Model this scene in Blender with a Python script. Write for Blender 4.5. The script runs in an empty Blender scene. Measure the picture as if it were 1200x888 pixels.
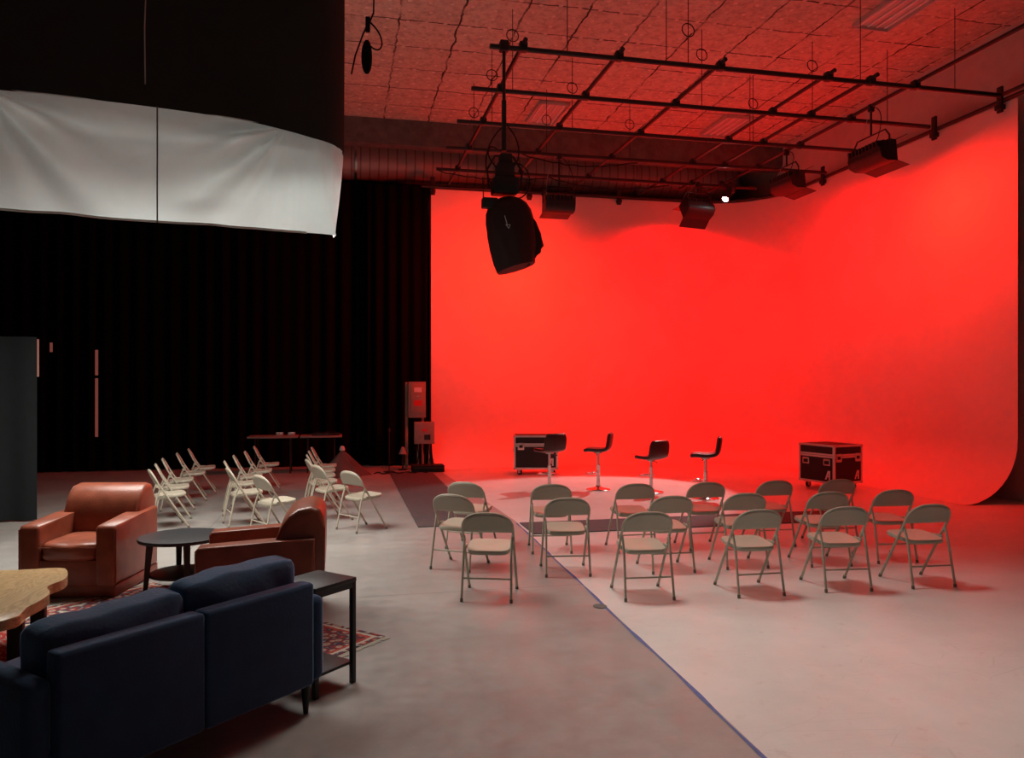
import bpy, bmesh, math, random
from math import sin, cos, pi, radians, atan2, sqrt
from mathutils import Vector, Matrix
random.seed(7)
C = bpy.context.scene.collection
SC = bpy.context.scene

# ---------------------------------------------------------------- materials
def mat(name, col=(.5, .5, .5), rough=.5, metal=0., spec=.5, emit=None, estr=0., bump=0., bscale=40., var=0., vscale=6., coat=0., sheen=0.):
    m = bpy.data.materials.new(name); m.use_nodes = True
    nt = m.node_tree; b = nt.nodes['Principled BSDF']
    b.inputs['Base Color'].default_value = (*col, 1)
    b.inputs['Roughness'].default_value = rough
    b.inputs['Metallic'].default_value = metal
    b.inputs['Specular IOR Level'].default_value = spec
    if coat: b.inputs['Coat Weight'].default_value = coat; b.inputs['Coat Roughness'].default_value = .25
    if sheen:
        b.inputs['Sheen Weight'].default_value = sheen
        b.inputs['Sheen Roughness'].default_value = .35; b.inputs['Sheen Tint'].default_value = (.45, .7, 1, 1)
    if emit:
        b.inputs['Emission Color'].default_value = (*emit, 1); b.inputs['Emission Strength'].default_value = estr
    tc = nt.nodes.new('ShaderNodeTexCoord')
    n = nt.nodes.new('ShaderNodeTexNoise'); n.inputs['Scale'].default_value = vscale; n.inputs['Detail'].default_value = 6
    nt.links.new(tc.outputs['Object'], n.inputs['Vector'])
    r = nt.nodes.new('ShaderNodeValToRGB')
    v = max(var, .04)
    r.color_ramp.elements[0].position = .3; r.color_ramp.elements[1].position = .7
    r.color_ramp.elements[0].color = (*[c * (1 - v) for c in col], 1)
    r.color_ramp.elements[1].color = (*[min(1, c * (1 + v)) for c in col], 1)
    nt.links.new(n.outputs['Fac'], r.inputs['Fac']); nt.links.new(r.outputs['Color'], b.inputs['Base Color'])
    if bump:
        n2 = nt.nodes.new('ShaderNodeTexNoise'); n2.inputs['Scale'].default_value = bscale; n2.inputs['Detail'].default_value = 5
        nt.links.new(tc.outputs['Object'], n2.inputs['Vector'])
        bp = nt.nodes.new('ShaderNodeBump'); bp.inputs['Strength'].default_value = bump; bp.inputs['Distance'].default_value = .02
        nt.links.new(n2.outputs['Fac'], bp.inputs['Height']); nt.links.new(bp.outputs['Normal'], b.inputs['Normal'])
    return m

M = {}
M['drape'] = mat('black_drape', (.004, .0038, .0038), .95, spec=.03, bump=.2, bscale=15)
M['drape_grey'] = mat('charcoal_drape', (.018, .021, .022), .95, spec=.1, bump=.2, bscale=12)
M['cyc'] = mat('white_cyc', (.80, .68, .64), .7, spec=.15, var=.03, vscale=1.5, bump=.03, bscale=120)
M['wallpaint'] = mat('dim_wall_paint', (.30, .29, .28), .85, spec=.2, var=.1)
M['wallred'] = mat('side_wall_paint', (.62, .58, .55), .8, spec=.2, var=.05)
M['blackpaint'] = mat('black_wall_paint', (.012, .012, .012), .9, spec=.1)
M['dullgrey'] = mat('bulkhead_paint', (.17, .15, .14), .9, spec=.1, var=.2)
M['pipe'] = mat('black_pipe', (.045, .04, .04), .45, metal=.6)
M['blackmetal'] = mat('black_metal', (.02, .02, .02), .45, spec=.4)
M['blackrubber'] = mat('black_rubber', (.015, .015, .015), .8, spec=.2)
M['steel'] = mat('bare_steel', (.55, .55, .55), .3, metal=1.)
M['chrome'] = mat('chrome', (.75, .75, .75), .12, metal=1.)
M['alu'] = mat('aluminium', (.62, .60, .58), .35, metal=.7)
M['chair'] = mat('beige_enamel', (.50, .46, .36), .42, spec=.4, var=.05)
M['chairback'] = mat('beige_enamel_panel', (.46, .41, .33), .45, spec=.4, var=.05)
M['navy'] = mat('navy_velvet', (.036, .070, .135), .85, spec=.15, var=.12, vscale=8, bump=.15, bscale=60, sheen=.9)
M['navy_lit'] = mat('navy_velvet_lit', (.065, .115, .20), .85, spec=.15, var=.12, vscale=8, bump=.15, bscale=60, sheen=.9)  # paler copy of the sofa velvet, overhead light painted into the cushions
M['leather'] = mat('brown_leather', (.29, .076, .040), .33, spec=.5, var=.22, vscale=7, bump=.10, bscale=90)
M['leather_dark'] = mat('brown_leather_side', (.26, .072, .042), .4, spec=.4, var=.2, vscale=6, bump=.10, bscale=90)
M['darkwood'] = mat('espresso_wood', (.022, .018, .018), .45, spec=.4, bump=.05, bscale=30)
M['blackwood'] = mat('black_wood', (.020, .021, .024), .42, spec=.45)
M['stoolseat'] = mat('dark_red_leatherette', (.05, .012, .012), .35, spec=.5)
M['casepanel'] = mat('black_laminate', (.02, .017, .017), .5, spec=.3, bump=.1, bscale=120)
M['grey_electric'] = mat('grey_enamel', (.30, .28, .26), .5, var=.1)
M['beige_electric'] = mat('tan_strut', (.34, .29, .24), .6, var=.1)
M['white_label'] = mat('white_label', (.8, .8, .8), .5)
M['red_label'] = mat('red_label', (.6, .03, .03), .5)
M['capgrey'] = mat('grey_foot_cap', (.20, .18, .14), .6)
M['tape'] = mat('blue_tape', (.13, .15, .33), .7, spec=.2, var=.15, vscale=12)
M['mat'] = mat('dark_floor_mat', (.085, .078, .080), .75, spec=.3, var=.12, vscale=10, bump=.1, bscale=200)
M['tarp'] = mat('grey_tarp', (.10, .09, .085), .9, spec=.1, var=.2)
M['softcover'] = mat('black_nylon', (.040, .020, .020), .7, spec=.25, bump=.15, bscale=14)
M['glowlens'] = mat('lit_lens', (1, 1, 1), .3, emit=(1, .97, .95), estr=40)
M['tabletop_pale'] = mat('pale_tabletop', (.25, .22, .20), .6)
M['whiteplastic'] = mat('white_plastic', (.6, .58, .55), .5)
M['fringe'] = mat('cream_fringe', (.55, .5, .42), .9)
M['slitglow'] = mat('glowing_gap_strip', (.5, .25, .2), .8, emit=(.75, .26, .20), estr=.12)
M['diffuser'] = mat('lamp_diffuser', (.9, .9, .88), .6)
M['duct'] = None

def node(nt, t, **kw):
    n = nt.nodes.new(t)
    for k, v in kw.items():
        if k in n.inputs: n.inputs[k].default_value = v
        else: setattr(n, k, v)
    return n

def ramp(nt, els):
    r = nt.nodes.new('ShaderNodeValToRGB')
    while len(r.color_ramp.elements) < len(els): r.color_ramp.elements.new(.5)
    for e, (p, c) in zip(r.color_ramp.elements, els):
        e.position = p; e.color = (*c, 1)
    return r

def mix(nt, fac, a, b, typ='MIX'):
    m = nt.nodes.new('ShaderNodeMix'); m.data_type = 'RGBA'; m.blend_type = typ
    for i, v in ((0, fac), (6, a), (7, b)):
        if hasattr(v, 'is_linked'): nt.links.new(v, m.inputs[i])
        elif isinstance(v, (int, float)): m.inputs[i].default_value = v
        else: m.inputs[i].default_value = (*v, 1)
    return m.outputs[2]

def mathn(nt, op, a, b=None, c=None, clamp=False):
    m = nt.nodes.new('ShaderNodeMath'); m.operation = op; m.use_clamp = clamp
    for i, v in enumerate((a, b, c)):
        if v is None: continue
        if hasattr(v, 'is_linked'): nt.links.new(v, m.inputs[i])
        else: m.inputs[i].default_value = v
    return m.outputs[0]

def floor_mat():
    m = bpy.data.materials.new('studio_floor'); m.use_nodes = True; nt = m.node_tree; b = nt.nodes['Principled BSDF']
    tc = nt.nodes.new('ShaderNodeTexCoord'); sp = nt.nodes.new('ShaderNodeSeparateXYZ')
    nt.links.new(tc.outputs['Object'], sp.inputs[0])
    X, Y = sp.outputs[0], sp.outputs[1]
    n1 = node(nt, 'ShaderNodeTexNoise', Scale=.9, Detail=8., Roughness=.65); nt.links.new(tc.outputs['Object'], n1.inputs['Vector'])
    n2 = node(nt, 'ShaderNodeTexNoise', Scale=7., Detail=8., Roughness=.7); nt.links.new(tc.outputs['Object'], n2.inputs['Vector'])
    n3 = node(nt, 'ShaderNodeTexNoise', Scale=1.3, Detail=2.); nt.links.new(tc.outputs['Object'], n3.inputs['Vector'])
    # grey concrete
    g = ramp(nt, [(.3, (.27, .262, .245)), (.7, (.40, .39, .365))]); nt.links.new(n1.outputs['Fac'], g.inputs['Fac'])
    g2 = ramp(nt, [(.35, (.72, .72, .72)), (.65, (1.1, 1.1, 1.1))]); nt.links.new(n2.outputs['Fac'], g2.inputs['Fac'])
    grey = mix(nt, .35, g.outputs[0], g2.outputs[0], 'MULTIPLY')
    # white painted area with scuffs
    w = ramp(nt, [(.3, (.60, .59, .55)), (.72, (.75, .74, .70))]); nt.links.new(n1.outputs['Fac'], w.inputs['Fac'])
    w2 = ramp(nt, [(.28, (.62, .6, .58)), (.42, (1, 1, 1))]); nt.links.new(n2.outputs['Fac'], w2.inputs['Fac'])
    white = mix(nt, .45, w.outputs[0], w2.outputs[0], 'MULTIPLY')
    v = node(nt, 'ShaderNodeTexVoronoi', Scale=3.1); v.feature = 'DISTANCE_TO_EDGE'
    mp = node(nt, 'ShaderNodeMapping'); mp.inputs['Scale'].default_value = (.55, 2.3, 1); mp.inputs['Rotation'].default_value = (0, 0, .5)
    nt.links.new(tc.outputs['Object'], mp.inputs[0]); nt.links.new(mp.outputs[0], v.inputs['Vector'])
    sc = ramp(nt, [(.0, (.86, .85, .84)), (.012, (1, 1, 1))]); nt.links.new(v.outputs['Distance'], sc.inputs['Fac'])
    msk = ramp(nt, [(.52, (0, 0, 0)), (.62, (1, 1, 1))]); nt.links.new(n3.outputs['Fac'], msk.inputs['Fac'])
    white = mix(nt, msk.outputs[0], white, mix(nt, 1., white, sc.outputs[0], 'MULTIPLY'))
    # boundary X > 2.08 (gently wandering)
    bline = mathn(nt, 'MINIMUM', mathn(nt, 'MULTIPLY_ADD', Y, .0345, 1.885), mathn(nt, 'MULTIPLY_ADD', Y, -.04, 2.62))
    edge = mathn(nt, 'GREATER_THAN', X, bline)
    col = mix(nt, edge, grey, white)
    # slab joints on the grey half
    def joint(c, pos, w=.006):
        return mathn(nt, 'LESS_THAN', mathn(nt, 'ABSOLUTE', mathn(nt, 'SUBTRACT', c, pos)), w)
    js = joint(Y, 6.62)
    for c, p in ((Y, 10.6), (X, -1.62), (Y, 2.6)):
        js = mathn(nt, 'MAXIMUM', js, joint(c, p))
    js = mathn(nt, 'MULTIPLY', js, mathn(nt, 'SUBTRACT', 1., edge))
    col = mix(nt, mathn(nt, 'MULTIPLY', js, .55), col, (.12, .11, .10))
    nt.links.new(col, b.inputs['Base Color'])
    r = ramp(nt, [(.3, (.30, .30, .30)), (.7, (.52, .52, .52))]); nt.links.new(n2.outputs['Fac'], r.inputs['Fac'])
    nt.links.new(r.outputs[0], b.inputs['Roughness']); b.inputs['Specular IOR Level'].default_value = .35
    bp = node(nt, 'ShaderNodeBump', Strength=.06, Distance=.01); nt.links.new(n2.outputs['Fac'], bp.inputs['Height']); nt.links.new(bp.outputs[0], b.inputs['Normal'])
    return m

def ceiling_mat():
    m = bpy.data.materials.new('ceiling_board'); m.use_nodes = True; nt = m.node_tree; b = nt.nodes['Principled BSDF']
    tc = nt.nodes.new('ShaderNodeTexCoord')
    nz = node(nt, 'ShaderNodeTexNoise', Scale=3.5, Detail=6.); nt.links.new(tc.outputs['Object'], nz.inputs['Vector'])
    dv = nt.nodes.new('ShaderNodeVectorMath'); dv.operation = 'MULTIPLY_ADD'; dv.inputs[1].default_value = (.12, .12, 0); nt.links.new(nz.outputs['Color'], dv.inputs[0]); nt.links.new(tc.outputs['Object'], dv.inputs[2])
    mp = node(nt, 'ShaderNodeMapping'); mp.inputs['Rotation'].default_value = (0, 0, 0)
    nt.links.new(dv.outputs[0], mp.inputs[0])
    br = node(nt, 'ShaderNodeTexBrick', Scale=1.)
    br.inputs['Brick Width'].default_value = .92; br.inputs['Row Height'].default_value = .92; br.inputs['Mortar Size'].default_value = .017
    br.inputs['Mortar Smooth'].default_value = .2; br.offset = .0; br.inputs['Bias'].default_value = 0
    br.inputs['Color1'].default_value = (.80, .70, .58, 1); br.inputs['Color2'].default_value = (.70, .60, .49, 1); br.inputs['Mortar'].default_value = (.09, .07, .055, 1)
    nt.links.new(mp.outputs[0], br.inputs['Vector'])
    nb = node(nt, 'ShaderNodeTexNoise', Scale=1.4, Detail=8., Roughness=.7); nt.links.new(tc.outputs['Object'], nb.inputs['Vector'])
    # gaps show only in places
    gm = ramp(nt, [(.36, (0, 0, 0)), (.54, (1, 1, 1))]); nt.links.new(nb.outputs['Fac'], gm.inputs['Fac'])
    base = mix(nt, gm.outputs[0], (.74, .64, .52), br.outputs['Color'])
    n5 = node(nt, 'ShaderNodeTexNoise', Scale=9., Detail=8., Roughness=.75); nt.links.new(tc.outputs['Object'], n5.inputs['Vector'])
    st = ramp(nt, [(.28, (.32, .28, .26)), (.55, (1, 1, 1))]); nt.links.new(n5.outputs['Fac'], st.inputs['Fac'])
    base = mix(nt, .7, base, st.outputs[0], 'MULTIPLY')
    # round fastener washers in rows
    v = node(nt, 'ShaderNodeTexVoronoi', Scale=3.2, Randomness=.25); v.voronoi_dimensions = '2D'; nt.links.new(tc.outputs['Object'], v.inputs['Vector'])
    ws = ramp(nt, [(.10, (1, 1, 1)), (.13, (0, 0, 0))]); nt.links.new(v.outputs['Distance'], ws.inputs['Fac'])
    base = mix(nt, mathn(nt, 'MULTIPLY', ws.outputs[0], .8), base, (.95, .86, .74))
    nt.links.new(base, b.inputs['Base Color']); b.inputs['Roughness'].default_value = .85; b.inputs['Specular IOR Level'].default_value = .15
    bp = node(nt, 'ShaderNodeBump', Strength=.7, Distance=.05)
    h = mathn(nt, 'ADD', mathn(nt, 'MULTIPLY', ws.outputs[0], -.6), mathn(nt, 'MULTIPLY', n5.outputs['Fac'], .8))
    h = mathn(nt, 'ADD', h, mathn(nt, 'MULTIPLY', br.outputs['Fac'], .6))
    nt.links.new(h, bp.inputs['Height']); nt.links.new(bp.outputs[0], b.inputs['Normal'])
    return m

def rug_mat():
    m = bpy.data.materials.new('persian_rug'); m.use_nodes = True; nt = m.node_tree; b = nt.nodes['Principled BSDF']
    tc = nt.nodes.new('ShaderNodeTexCoord'); sp = nt.nodes.new('ShaderNodeSeparateXYZ'); nt.links.new(tc.outputs['Object'], sp.inputs[0])
    ax = mathn(nt, 'ABSOLUTE', sp.outputs[0]); ay = mathn(nt, 'ABSOLUTE', sp.outputs[1])
    ex = mathn(nt, 'SUBTRACT', RUG_HX, ax); ey = mathn(nt, 'SUBTRACT', RUG_HY, ay); e = mathn(nt, 'MINIMUM', ex, ey)
    v = node(nt, 'ShaderNodeTexVoronoi', Scale=13.); nt.links.new(tc.outputs['Object'], v.inputs['Vector'])
    w = node(nt, 'ShaderNodeTexNoise', Scale=14., Detail=4., Distortion=1.8); nt.links.new(tc.outputs['Object'], w.inputs['Vector'])
    f = ramp(nt, [(0, (.34, .035, .03)), (.46, (.42, .05, .04)), (.50, (.50, .40, .30)), (.54, (.05, .05, .09)), (.58, (.45, .08, .05)), (.70, (.55, .42, .32))]); nt.links.new(w.outputs['Fac'], f.inputs['Fac'])
    f.color_ramp.interpolation = 'CONSTANT'
    bd = ramp(nt, [(0, (.03, .03, .05)), (.25, (.45, .36, .28)), (.38, (.30, .05, .04)), (.62, (.05, .05, .08)), (.8, (.5, .42, .34))]); nt.links.new(v.outputs['Distance'], bd.inputs['Fac'])
    bm_ = ramp(nt, [(0, (.33, .05, .04)), (.05, (1, 1, 1))])
    isb = mathn(nt, 'LESS_THAN', e, .34)
    col = mix(nt, isb, f.outputs[0], bd.outputs[0])
    for p, c in ((.34, (.55, .46, .36)), (.30, (.04, .04, .07)), (.08, (.40, .07, .05)), (.05, (.5, .42, .34))):
        s = mathn(nt, 'LESS_THAN', mathn(nt, 'ABSOLUTE', mathn(nt, 'SUBTRACT', e, p)), .012)
        col = mix(nt, s, col, c)
    nt.links.new(col, b.inputs['Base Color']); b.inputs['Roughness'].default_value = .95; b.inputs['Specular IOR Level'].default_value = .1
    return m

def wood_mat():
    m = bpy.data.materials.new('live_edge_wood'); m.use_nodes = True; nt = m.node_tree; b = nt.nodes['Principled BSDF']
    tc = nt.nodes.new('ShaderNodeTexCoord'); mp = node(nt, 'ShaderNodeMapping'); mp.inputs['Scale'].default_value = (5, 1.1, 5)
    nt.links.new(tc.outputs['Object'], mp.inputs[0])
    n = node(nt, 'ShaderNodeTexNoise', Scale=1.6, Detail=3., Distortion=1.2); nt.links.new(mp.outputs[0], n.inputs['Vector'])
    s = mathn(nt, 'FRACT', mathn(nt, 'MULTIPLY', n.outputs['Fac'], 9.))
    r = ramp(nt, [(0, (.40, .25, .10)), (.5, (.58, .40, .19)), (.9, (.50, .33, .14)), (1, (.36, .21, .08))]); nt.links.new(s, r.inputs['Fac'])
    nt.links.new(r.outputs[0], b.inputs['Base Color']); b.inputs['Roughness'].default_value = .35
    return m

def duct_mat():
    m = bpy.data.materials.new('spiral_duct'); m.use_nodes = True; nt = m.node_tree; b = nt.nodes['Principled BSDF']
    tc = nt.nodes.new('ShaderNodeTexCoord'); sp = nt.nodes.new('ShaderNodeSeparateXYZ'); nt.links.new(tc.outputs['Object'], sp.inputs[0])
    a = mathn(nt, 'FRACT', mathn(nt, 'MULTIPLY', sp.outputs[0], 5.))
    r = ramp(nt, [(0, (.14, .13, .12)), (.12, (.36, .34, .32)), (.88, (.36, .34, .32)), (1, (.14, .13, .12))]); nt.links.new(a, r.inputs['Fac'])
    nt.links.new(r.outputs[0], b.inputs['Base Color']); b.inputs['Roughness'].default_value = .5; b.inputs['Metallic'].default_value = .35
    bp = node(nt, 'ShaderNodeBump', Strength=.5, Distance=.02); nt.links.new(r.outputs[0], bp.inputs['Height']); nt.links.new(bp.outputs[0], b.inputs['Normal'])
    return m

def cloth_mat():
    m = bpy.data.materials.new('white_muslin'); m.use_nodes = True; nt = m.node_tree
    for n in list(nt.nodes):
        if n.type == 'BSDF_PRINCIPLED': nt.nodes.remove(n)
    out = nt.nodes['Material Output']
    tc = nt.nodes.new('ShaderNodeTexCoord')
    n1 = node(nt, 'ShaderNodeTexNoise', Scale=4., Detail=5.); nt.links.new(tc.outputs['Object'], n1.inputs['Vector'])
    r = ramp(nt, [(.3, (.70, .71, .70)), (.7, (.80, .81, .80))]); nt.links.new(n1.outputs['Fac'], r.inputs['Fac'])
    d = node(nt, 'ShaderNodeBsdfDiffuse'); t = node(nt, 'ShaderNodeBsdfTranslucent')
    nt.links.new(r.outputs[0], d.inputs['Color']); t.inputs['Color'].default_value = (.72, .80, .80, 1)
    mx = nt.nodes.new('ShaderNodeMixShader'); mx.inputs[0].default_value = TRANSLUCENT
    nt.links.new(d.outputs[0], mx.inputs[1]); nt.links.new(t.outputs[0], mx.inputs[2]); nt.links.new(mx.outputs[0], out.inputs['Surface'])
    return m
TRANSLUCENT = .22
RUG_HX, RUG_HY = 1.15, 1.38

# ---------------------------------------------------------------- mesh helpers
class MB:
    def __init__(s): s.v = []; s.f = []
    def add(s, vs, fs, mx=None):
        o = len(s.v)
        s.v += [tuple(mx @ Vector(p)) if mx is not None else tuple(p) for p in vs]
        s.f += [tuple(i + o for i in f) for f in fs]; return s
    def bm(s, bm, mx=None):
        bm.verts.index_update(); bm.faces.ensure_lookup_table()
        r = s.add([v.co.copy() for v in bm.verts], [[v.index for v in f.verts] for f in bm.faces], mx); bm.free(); return r
    def box(s, c, d, bev=0., seg=2, mx=None, rz=0.):
        bm = bmesh.new(); bmesh.ops.create_cube(bm, size=1)
        for v in bm.verts: v.co = Vector((v.co.x * d[0], v.co.y * d[1], v.co.z * d[2]))
        if bev: bmesh.ops.bevel(bm, geom=bm.edges[:], offset=bev, segments=seg, profile=.5, affect='EDGES')
        t = Matrix.Translation(c) @ Matrix.Rotation(rz, 4, 'Z')
        return s.bm(bm, mx @ t if mx is not None else t)
    def tube(s, pts, r, n=8, caps=True, closed=False, mx=None):
        P = [Vector(p) for p in pts]; k = len(P); rs = r if isinstance(r, (list, tuple)) else [r] * k
        vs, fs = [], []; up = None
        for i, p in enumerate(P):
            if closed: t = P[(i + 1) % k] - P[i - 1]
            elif i == 0: t = P[1] - P[0]
            elif i == k - 1: t = P[-1] - P[-2]
            else: t = (P[i + 1] - p).normalized() + (p - P[i - 1]).normalized()
            t.normalize()
            if up is None:
                a = Vector((0, 0, 1)) if abs(t.z) < .9 else Vector((1, 0, 0))
                up = t.cross(a).normalized()
            else:
                up = (up - t * up.dot(t))
                up = up.normalized() if up.length > 1e-6 else t.orthogonal().normalized()
            b = t.cross(up)
            for j in range(n):
                an = 2 * pi * j / n; vs.append(p + (up * cos(an) + b * sin(an)) * rs[i])
        for i in range(k if closed else k - 1):
            a0, b0 = i * n, ((i + 1) % k) * n
            for j in range(n): fs.append((a0 + j, a0 + (j + 1) % n, b0 + (j + 1) % n, b0 + j))
        if caps and not closed: fs += [tuple(range(n))[::-1], tuple(range((k - 1) * n, k * n))]
        return s.add(vs, fs, mx)
    def lathe(s, prof, n=28, mx=None, capb=True, capt=True):
        vs, fs = [], []
        for r, z in prof:
            for j in range(n):
                a = 2 * pi * j / n; vs.append((r * cos(a), r * sin(a), z))
        for i in range(len(prof) - 1):
            for j in range(n): fs.append((i * n + j, i * n + (j + 1) % n, (i + 1) * n + (j + 1) % n, (i + 1) * n + j))
        if capb: fs.append(tuple(range(n))[::-1])
        if capt: fs.append(tuple(range((len(prof) - 1) * n, len(prof) * n)))
        return s.add(vs, fs, mx)
    def prism(s, poly, z0, z1, bev=0., seg=2, mx=None):
        bm = bmesh.new(); k = len(poly)
        b = [bm.verts.new((x, y, z0)) for x, y in poly]; t = [bm.verts.new((x, y, z1)) for x, y in poly]
        bm.faces.new(b[::-1]); bm.faces.new(t)
        for i in range(k): bm.faces.new((b[i], b[(i + 1) % k], t[(i + 1) % k], t[i]))
        if bev:
            es = [e for e in bm.edges if abs(e.verts[0].co.z - e.verts[1].co.z) < 1e-6]
            bmesh.ops.bevel(bm, geom=es, offset=bev, segments=seg, profile=.5, affect='EDGES')
        return s.bm(bm, mx)
    def grid(s, fn, nu, nv, mx=None):
        vs = [fn(i / nu, j / nv) for i in range(nu + 1) for j in range(nv + 1)]
        fs = [(i * (nv + 1) + j, (i + 1) * (nv + 1) + j, (i + 1) * (nv + 1) + j + 1, i * (nv + 1) + j + 1) for i in range(nu) for j in range(nv)]
        return s.add(vs, fs, mx)
    def build(s, name, m, parent=None, smooth=True, ang=40, label=None, sub=0):
        me = bpy.data.meshes.new(name); me.from_pydata(s.v, [], s.f); me.update()
        o = bpy.data.objects.new(name, me); C.objects.link(o); me.materials.append(m)
        bm = bmesh.new(); bm.from_mesh(me); bmesh.ops.recalc_face_normals(bm, faces=bm.faces[:])
        if smooth:
            for f in bm.faces: f.smooth = True
            for e in bm.edges:
                if len(e.link_faces) == 2 and e.calc_face_angle(0) > radians(ang): e.smooth = False
        bm.to_mesh(me); bm.free()
        if parent: o.parent = parent
        if label: o['label'] = label
        if sub:
            md = o.modifiers.new('sub', 'SUBSURF'); md.levels = sub; md.render_levels = sub
        return o

def empty(name, loc=(0, 0, 0), rz=0., label=None, cat=None, group=None):
    o = bpy.data.objects.new(name, None); C.objects.link(o); o.location = loc; o.rotation_euler = (0, 0, rz); o.empty_display_size = .1
    return tag(o, label, cat, group)
def tag(o, label=None, cat=None, group=None, kind=None):
    if label: o['label'] = label
    if cat: o['category'] = cat
    if group: o['group'] = group
    if kind: o['kind'] = kind
    return o
def struct(o): o['kind'] = 'structure'; return o
def dup(root, loc, rz, label, group=None, s=None):
    r = root.copy(); C.objects.link(r); r.location = loc; r.rotation_euler = (0, 0, rz); r['label'] = label
    if group: r['group'] = group
    for ch in list(root.children):
        c = ch.copy(); C.objects.link(c); c.parent = r
        for g in list(ch.children):
            d = g.copy(); C.objects.link(d); d.parent = c
    return r
def bez(p0, p1, p2, p3, n=12):
    p0, p1, p2, p3 = map(Vector, (p0, p1, p2, p3)); out = []
    for i in range(n + 1):
        t = i / n; out.append(p0 * (1 - t) ** 3 + p1 * 3 * t * (1 - t) ** 2 + p2 * 3 * t * t * (1 - t) + p3 * t ** 3)
    return out
def look(loc, tgt):   # matrix whose -Z looks to tgt
    d = Vector(tgt) - Vector(loc)
    return Matrix.Translation(loc) @ d.to_track_quat('-Z', 'Y').to_matrix().to_4x4()

# ---------------------------------------------------------------- camera
cam = bpy.data.cameras.new('camera'); co = bpy.data.objects.new('camera', cam); C.objects.link(co)
cam.sensor_width = 36; cam.lens = 901 / 1200 * 36; cam.shift_y = 6 / 1200
co.location = (0, 0, 1.8); co.rotation_euler = (radians(90), 0, -radians(12.45)); SC.camera = co
cam.clip_end = 100

# ---------------------------------------------------------------- the room
ZC = 7.4
XR, XL, YB, YF = 10.2, -8.6, 18.4, -2.0
o = MB().add([(XL, YF, 0), (XR, YF, 0), (XR, YB, 0), (XL, YB, 0), (XL, YF, -.1), (XR, YF, -.1), (XR, YB, -.1), (XL, YB, -.1)],
             [(0, 1, 2, 3), (7, 6, 5, 4), (0, 4, 5, 1), (1, 5, 6, 2), (2, 6, 7, 3), (3, 7, 4, 0)]).build('floor', floor_mat(), smooth=False); struct(o)
o = MB().box(((XL + XR) / 2, (YF + YB) / 2, ZC + .05), (XR - XL, YB - YF, .1)).build('ceiling', ceiling_mat(), smooth=False); struct(o)
o = MB().box(((XL + XR) / 2, YB + .05, ZC / 2), (XR - XL, .1, ZC)).build('wall_back', M['wallpaint'], smooth=False); struct(o)
o = MB().box((XR + .05, (YF + YB) / 2, ZC / 2), (.1, YB - YF, ZC)).build('wall_right', M['wallred'], smooth=False); struct(o)
o = MB().box((XL - .05, (YF + YB) / 2, ZC / 2), (.1, YB - YF, ZC)).build('wall_left', M['blackpaint'], smooth=False); struct(o)
o = MB().box((XR - .015, 5.6, .07), (.03, 7.4, .14)).build('baseboard_right', M['blackpaint'], smooth=False); struct(o)
# dark bulkhead beam below the far end of the ceiling
o = MB().box(((XL + XR) / 2, 16.55, 7.13), (XR - XL - .02, .3, .54)).build('trim_1', M['dullgrey'], smooth=False); struct(o)

# seamless cyclorama: back wall, round corner, side wall, cove at the foot
CX0, CY, CXR, CYE, ZT, RC, RV = 1.92, 17.0, 9.95, 9.68, 6.12, 1.7, .95
plan = []
for i in range(25): plan.append((CX0 + (CXR - RC - CX0) * i / 24, CY, 0, -1))
for i in range(1, 17):
    a = pi / 2 * i / 16; plan.append((CXR - RC + RC * sin(a), CY - RC + RC * cos(a), -sin(a), -cos(a)))
for i in range(1, 25): plan.append((CXR, CY - RC - (CY - RC - CYE) * i / 24, -1, 0))
prof = [(0, ZT - (ZT - RV) * i / 10) for i in range(11)]
for i in range(1, 13):
    a = pi / 2 * i / 12; prof.append((RV - RV * cos(a), RV - RV * sin(a) + .004))
vs, fs = [], []
for (x, y, nx, ny) in plan:
    for (s, z) in prof: vs.append((x + nx * s, y + ny * s, z))
k = len(prof)
for i in range(len(plan) - 1):
    for j in range(k - 1): fs.append((i * k + j, (i + 1) * k + j, (i + 1) * k + j + 1, i * k + j + 1))
o = MB().add(vs, fs).build('cyclorama', M['cyc'])
tag(o, 'tall white seamless cyclorama with round corner and coved foot, washed in red light', 'backdrop')

# drapes ------------------------------------------------------------
def drape(name, pts, z0, z1, m, amp=.06, wl=.32, top_m=None, seed=0, n_per=14, shift=None):
    rnd = random.Random(seed); P = [Vector((x, y, 0)) for x, y in pts]
    L = [0]
    for a, b in zip(P, P[1:]): L.append(L[-1] + (b - a).length)
    tot = L[-1]; n = int(tot / wl * n_per)
    ph = [rnd.uniform(.75, 1.3) for _ in range(400)]
    def fn(u, v):
        d = u * tot; i = 0
        while i < len(P) - 2 and L[i + 1] < d: i += 1
        t = (d - L[i]) / (L[i + 1] - L[i]); p = P[i].lerp(P[i + 1], t); dr = (P[i + 1] - P[i]).normalized(); nn = Vector((-dr.y, dr.x, 0))
        w = sin(d / wl * 2 * pi + .9 * sin(d * 1.7 + seed)) * amp * (.75 + .35 * sin(d * 2.3 + 1)) * (.6 + .4 * v)
        q = p + nn * w
        if shift: q = q + Vector(shift) * v
        return (q.x, q.y, z1 + (z0 - z1) * v)
    return MB().grid(fn, n, 6).build(name, m)
o = drape('black_drape', [(-8.2, 17.35), (1.86, 17.35)], .02, 6.25, M['drape'], seed=1)
tag(o, 'long black stage drape across the far wall left of the red cyclorama', 'drape')
o = drape('black_drape', [(-8.2, 8.2), (-8.2, 17.2)], .02, 6.25, M['drape'], seed=2)
tag(o, 'black stage drape along the left wall deep in shadow', 'drape')
o = drape('drape_panel', [(-8.0, 10.9), (-3.92, 11.22)], .02, 2.42, M['drape_grey'], amp=.035, wl=.45, seed=5)
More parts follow.
